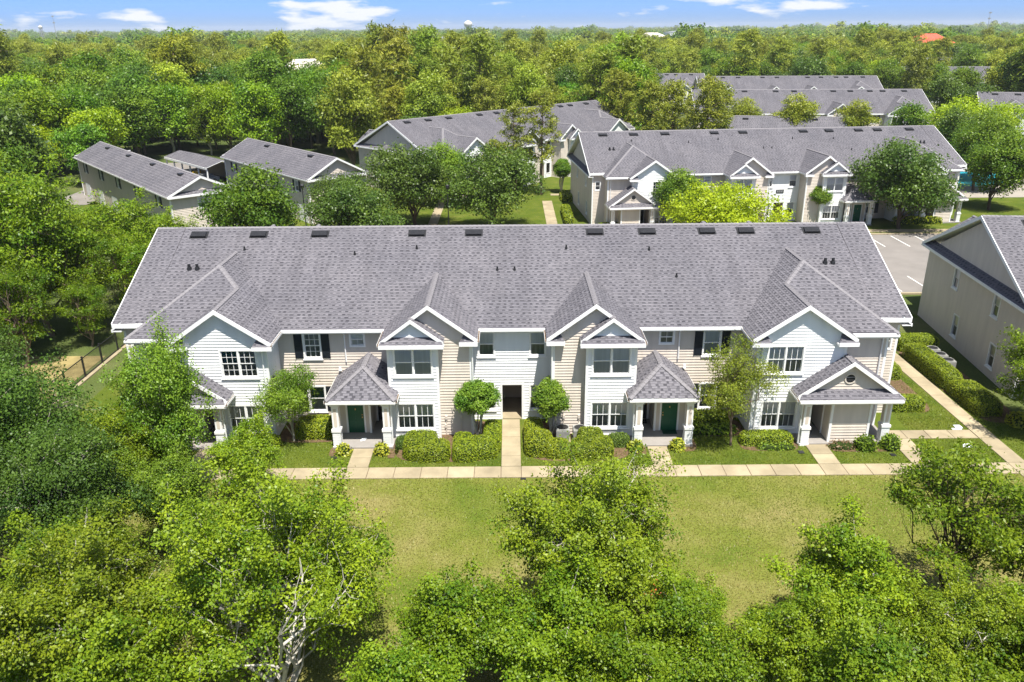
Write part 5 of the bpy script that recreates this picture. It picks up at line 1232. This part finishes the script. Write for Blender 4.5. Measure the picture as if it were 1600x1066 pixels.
# ------------------------------------------------------------------ small things by the houses
def bed(name, x0, x1, y0, y1):
    m = MB(); n = 22; cx, cy, rx, ry = (x0+x1)/2, (y0+y1)/2, (x1-x0)/2, (y1-y0)/2
    pp = [(cx+rx*math.copysign(abs(math.cos(t))**0.5, math.cos(t)), cy+ry*math.copysign(abs(math.sin(t))**0.5, math.sin(t)), 0.012) for t in [2*math.pi*i/n for i in range(n)]]
    m.face(pp); return structure(m.build(name, 'mulch'))
for r_ in ((-6.9,-0.8,39.3,44.4), (0.6,6.9,39.3,44.4), (-10.6,-9.3,40.0,41.2), (-7.95,-6.6,40.0,41.5), (7.0,7.7,40.0,41.0), (9.0,10.7,40.3,42.6), (10.4,14.0,42.1,44.4), (13.2,16.6,40.3,42.0), (18.35,22.1,40.1,41.1), (-14.0,-10.3,41.7,44.4), (24.0,26.8,45.0,53.0), (28.7,31.6,43.5,57)):
    bed('mulch_bed', *r_)
def ac_unit(x, y, label):
    A = empty('air_conditioner', (x, y, 0)); m = MB(); m.box(-0.45,0.45,-0.45,0.45,0,0.06); m.build('pad', 'concrete', A)
    m = MB(); m.box(-0.38,0.38,-0.38,0.38,0.06,0.78)
    for k in range(8):
        z = 0.12+k*0.08; m.box(-0.395,0.395,-0.395,0.395,z,z+0.03)
    m.build('cabinet', 'ac_paint', A)
    m = MB(); n = 18
    for i in range(n):
        a, b = 2*math.pi*i/n, 2*math.pi*(i+1)/n; m.face([(0.33*math.cos(a),0.33*math.sin(a),0.80),(0.33*math.cos(b),0.33*math.sin(b),0.80),(0,0,0.80)])
    m.build('fan_grille', 'dark_metal', A)
    m = MB(); m.tube([(0.36*math.cos(2*math.pi*i/n),0.36*math.sin(2*math.pi*i/n),0.80) for i in range(n+1)], [0.022]*(n+1), 5); m.build('grille_ring', 'ac_paint', A)
    return tag(A, label, 'air conditioner', 'outdoor cooling units')
ac_unit(2.95, 41.9, 'cooling unit against the tan wall, beside the right clipped tree')
ac_unit(3.95, 41.85, 'cooling unit against the tan wall, behind the big right shrub')
ac_unit(30.75, 53.9, 'farthest of three cooling units behind the long hedge'); ac_unit(30.75, 52.8, 'middle one of three cooling units behind the long hedge'); ac_unit(30.75, 51.7, 'nearest of three cooling units behind the long hedge')
def plate(name, x, y, w, d, h, mat, label, cat):
    m = MB(); m.box(-w, w, -d, d, 0, h); m.box(-w*0.9, w*0.9, -d*0.9, d*0.9, h, h+0.01); o = m.build(name, mat); o.location = (x, y, 0); return tag(o, label, cat)
plate('utility_cover', 27.0, 43.0, 0.2, 0.2, 0.06, 'paper_white', 'small white utility cover in the grass above the cross walk', 'cover')
plate('utility_cover', 26.8, 42.75, 0.28, 0.1, 0.03, 'paper_white', 'flat pale utility lid beside the white cover', 'cover')
plate('utility_cover', 26.3, 40.7, 0.28, 0.2, 0.04, 'paper_white', 'pale utility cover on the grass square by the walks', 'cover')
plate('yard_drain', 16.5, 40.1, 0.16, 0.16, 0.03, 'dark_metal', 'dark square drain beside the gabled porch walk', 'drain'); plate('yard_drain', 21.6, 39.7, 0.16, 0.14, 0.03, 'dark_metal', 'dark drain in the grass before the gabled porch', 'drain')
plate('yard_drain', -10.2, 39.9, 0.16, 0.14, 0.03, 'dark_metal', 'dark drain in the grass left of the hipped porch walk', 'drain'); plate('yard_drain', -6.95, 39.95, 0.18, 0.16, 0.04, 'mulch', 'brown square cover beside the clipped shrub', 'drain'); plate('yard_drain', 0.55, 37.42, 0.15, 0.08, 0.04, 'dark_metal', 'dark drain at the sidewalk edge before the passage', 'drain')
o = plate('door_mat', 9.4, 42.45, 0.42, 0.25, 0.02, 'door_mat', 'dark green mat before the right green door', 'mat'); o.location.z = 0.12
o = plate('door_mat', 7.9, 43.85, 0.35, 0.25, 0.02, 'rubber', 'dark mat before the shaded door of the right hipped porch', 'mat'); o.location.z = 0.12
m = MB(); m.face([(0,0,0),(0.28,0.05,0.02),(0.30,0.25,0.01),(0.02,0.22,0.03)]); m.face([(0.1,0.1,0.03),(0.35,0.2,0.04),(0.3,0.4,0.03),(0.06,0.3,0.05)]); o = m.build('newspaper', 'paper_white'); o.location = (-9.0, 41.6, 0.125); tag(o, 'crumpled pale newspaper on the left porch floor before the green door', 'newspaper')
m = MB(); m.tube([(0.25*math.cos(t*0.5),0.25*math.sin(t*0.5),0.02+0.004*t) for t in range(26)], [0.022]*26, 5); o = m.build('coiled_hose', 'dark_metal'); o.location = (17.6, 42.4, 0.125); tag(o, 'dark coiled hose on the gabled porch floor', 'hose')
# fence with black posts on a low kerb
def fence(x, y0, y1, n, label):
    F = empty('fence', (x, y0, 0)); L = y1-y0
    for k in range(n+1):
        m = MB(); yy = L*k/n; m.box(-0.05,0.05,yy-0.05,yy+0.05,0,1.55); m.box(-0.06,0.06,yy-0.06,yy+0.06,1.55,1.60); m.build('post', 'dark_metal', F)
    for z in (0.12, 1.42): m = MB(); m.box(-0.025,0.025,0,L,z,z+0.05); m.build('rail', 'dark_metal', F)
    m = MB(); st = 0.13; k = int(L/st)
    for i in range(k): m.box(-0.009,0.009,i*st-0.009,i*st+0.009,0.17,1.42)
    m.build('pickets', 'dark_metal', F)['kind'] = 'stuff'
    m = MB(); m.box(-0.02,0.30,0,L,-0.05,0.08); m.build('footing', 'concrete', F)
    return tag(F, label, 'fence')
fence(-30.1, 46.5, 66.5, 8, 'black metal fence with posts on a pale footing left of the near house')
sheet('bare_ground', -36.5, -30.6, 48, 55.5, 0.004, 'sandy')
def lamp_post(x, y, label):
    P = empty('street_lamp', (x, y, 0)); m = MB(); m.tube([(0,0,0),(0,0,0.5),(0,0,0.55),(0,0,5.6)], [0.12,0.12,0.07,0.05], 8); m.build('pole', 'dark_metal', P)
    m = MB(); m.tube([(0,0,5.6),(0,0,5.75),(0,0,6.0),(0,0,6.15)], [0.10,0.22,0.24,0.05], 10); m.build('lantern', 'dark_metal', P); return tag(P, label, 'lamp', 'lamp posts of the parking lot')
lamp_post(-24.2, 92.6, 'dark lamp post before the white gable end of the second garage house'); lamp_post(-7.3, 91.8, 'lamp post before the pair of broad oaks')
m = MB(); m.box(-0.48,0.48,-0.08,-0.03,3.55,3.95,0); m.box(-0.36,-0.2,-0.09,-0.081,3.62,3.88,1); m.box(-0.1,0.06,-0.09,-0.081,3.62,3.88,1); m.box(0.16,0.32,-0.09,-0.081,3.62,3.88,1); m.build('number_plate', ['dark_metal', 'grey_metal'], b3)

# ------------------------------------------------------------------ grass blades
def grass(name, label, areas, dens, mat, h, seed, avoid=()):
    rs = np.random.RandomState(seed); V_, F_ = [], []; base = 0
    for (x0, x1, y0, y1, k) in areas:
        n = int((x1-x0)*(y1-y0)*dens*k); x = rs.uniform(x0, x1, n); y = rs.uniform(y0, y1, n); ok = np.ones(n, bool)
        for (a, b, c, d) in avoid: ok &= ~((x > a+0.13) & (x < b-0.13) & (y > c+0.13) & (y < d-0.13))
        x, y = x[ok], y[ok]; n = len(x); a = rs.uniform(0, 6.283, n); hh = h*rs.uniform(0.5, 1.4, n); w = 0.022
        p = np.stack([x, y, np.zeros(n)], 1); d = np.stack([np.cos(a), np.sin(a), np.zeros(n)], 1); e = np.stack([-np.sin(a), np.cos(a), np.zeros(n)], 1)
        t = p+e*(rs.normal(0, 0.7, n)*hh)[:,None]+np.array([0,0,1])*hh[:,None]
        v = np.stack([p-d*w, p+d*w, t], 1).reshape(-1,3); V_.append(v); F_.append(np.arange(n*3).reshape(n,3)+base); base += n*3
    v, f = np.concatenate(V_), np.concatenate(F_)
    c = v[f[:,0]]; sh = 0.5+0.32*np.sin(c[:,0]*0.42+1.1*np.sin(c[:,1]*0.5))*np.sin(c[:,1]*0.38+0.7)+rs.normal(0,0.16,len(f))
    o = link(name, np_mesh(name, v, f, np.clip(sh, 0, 0.95), mat)); return tag(o, label, 'grass', kind='stuff')
WALK = [(-0.75,0.55,38,45), (-9.35,-7.95,38,41.2), (7.7,9.05,38,41.2), (16.9,18.35,38,41.3), (22.1,23.5,38,42.7), (21.9,28.7,41.5,42.65), (27.4,28.7,20,62), (-10.7,-6.5,40.7,48), (6.5,10.7,40.7,48), (-24,-13.5,41.9,62), (13.5,24,41.9,62), (-14,14,42.1,62), (16.3,22.3,40.8,44)]
grass('grass', 'dry mown grass of the wide front lawn', [(-22,29,20,37.6,1.0)], 185, 'grass_blade', 0.06, 3)
grass('grass', 'short green grass between the sidewalk and the near house', [(-27,27.5,38.75,44.5,1.0), (23.5,27.4,42.7,56,0.8), (28.7,32,38.8,45,0.8)], 190, 'grass_green', 0.06, 4, WALK)

# ------------------------------------------------------------------ the air
m = MB(); m.box(-7050, 7050, -250, 9050, -4.5, 64); hz = m.build('haze', 'white_trim'); hz.data.materials.clear()
hm = bpy.data.materials.new('haze_air'); hm.use_nodes = True; hn = hm.node_tree.nodes; hn.clear(); MATS['haze_air'] = hm
ho = hn.new('ShaderNodeOutputMaterial'); hv = hn.new('ShaderNodeVolumePrincipled'); hv.inputs['Color'].default_value = (0.86, 0.92, 1.0, 1); hv.inputs['Density'].default_value = 0.00009; hv.inputs['Anisotropy'].default_value = 0.0
hm.node_tree.links.new(hv.outputs[0], ho.inputs['Volume']); hz.data.materials.append(hm); hz['kind'] = 'stuff'; tag(hz, 'faint pale haze in the air towards the horizon', 'haze')
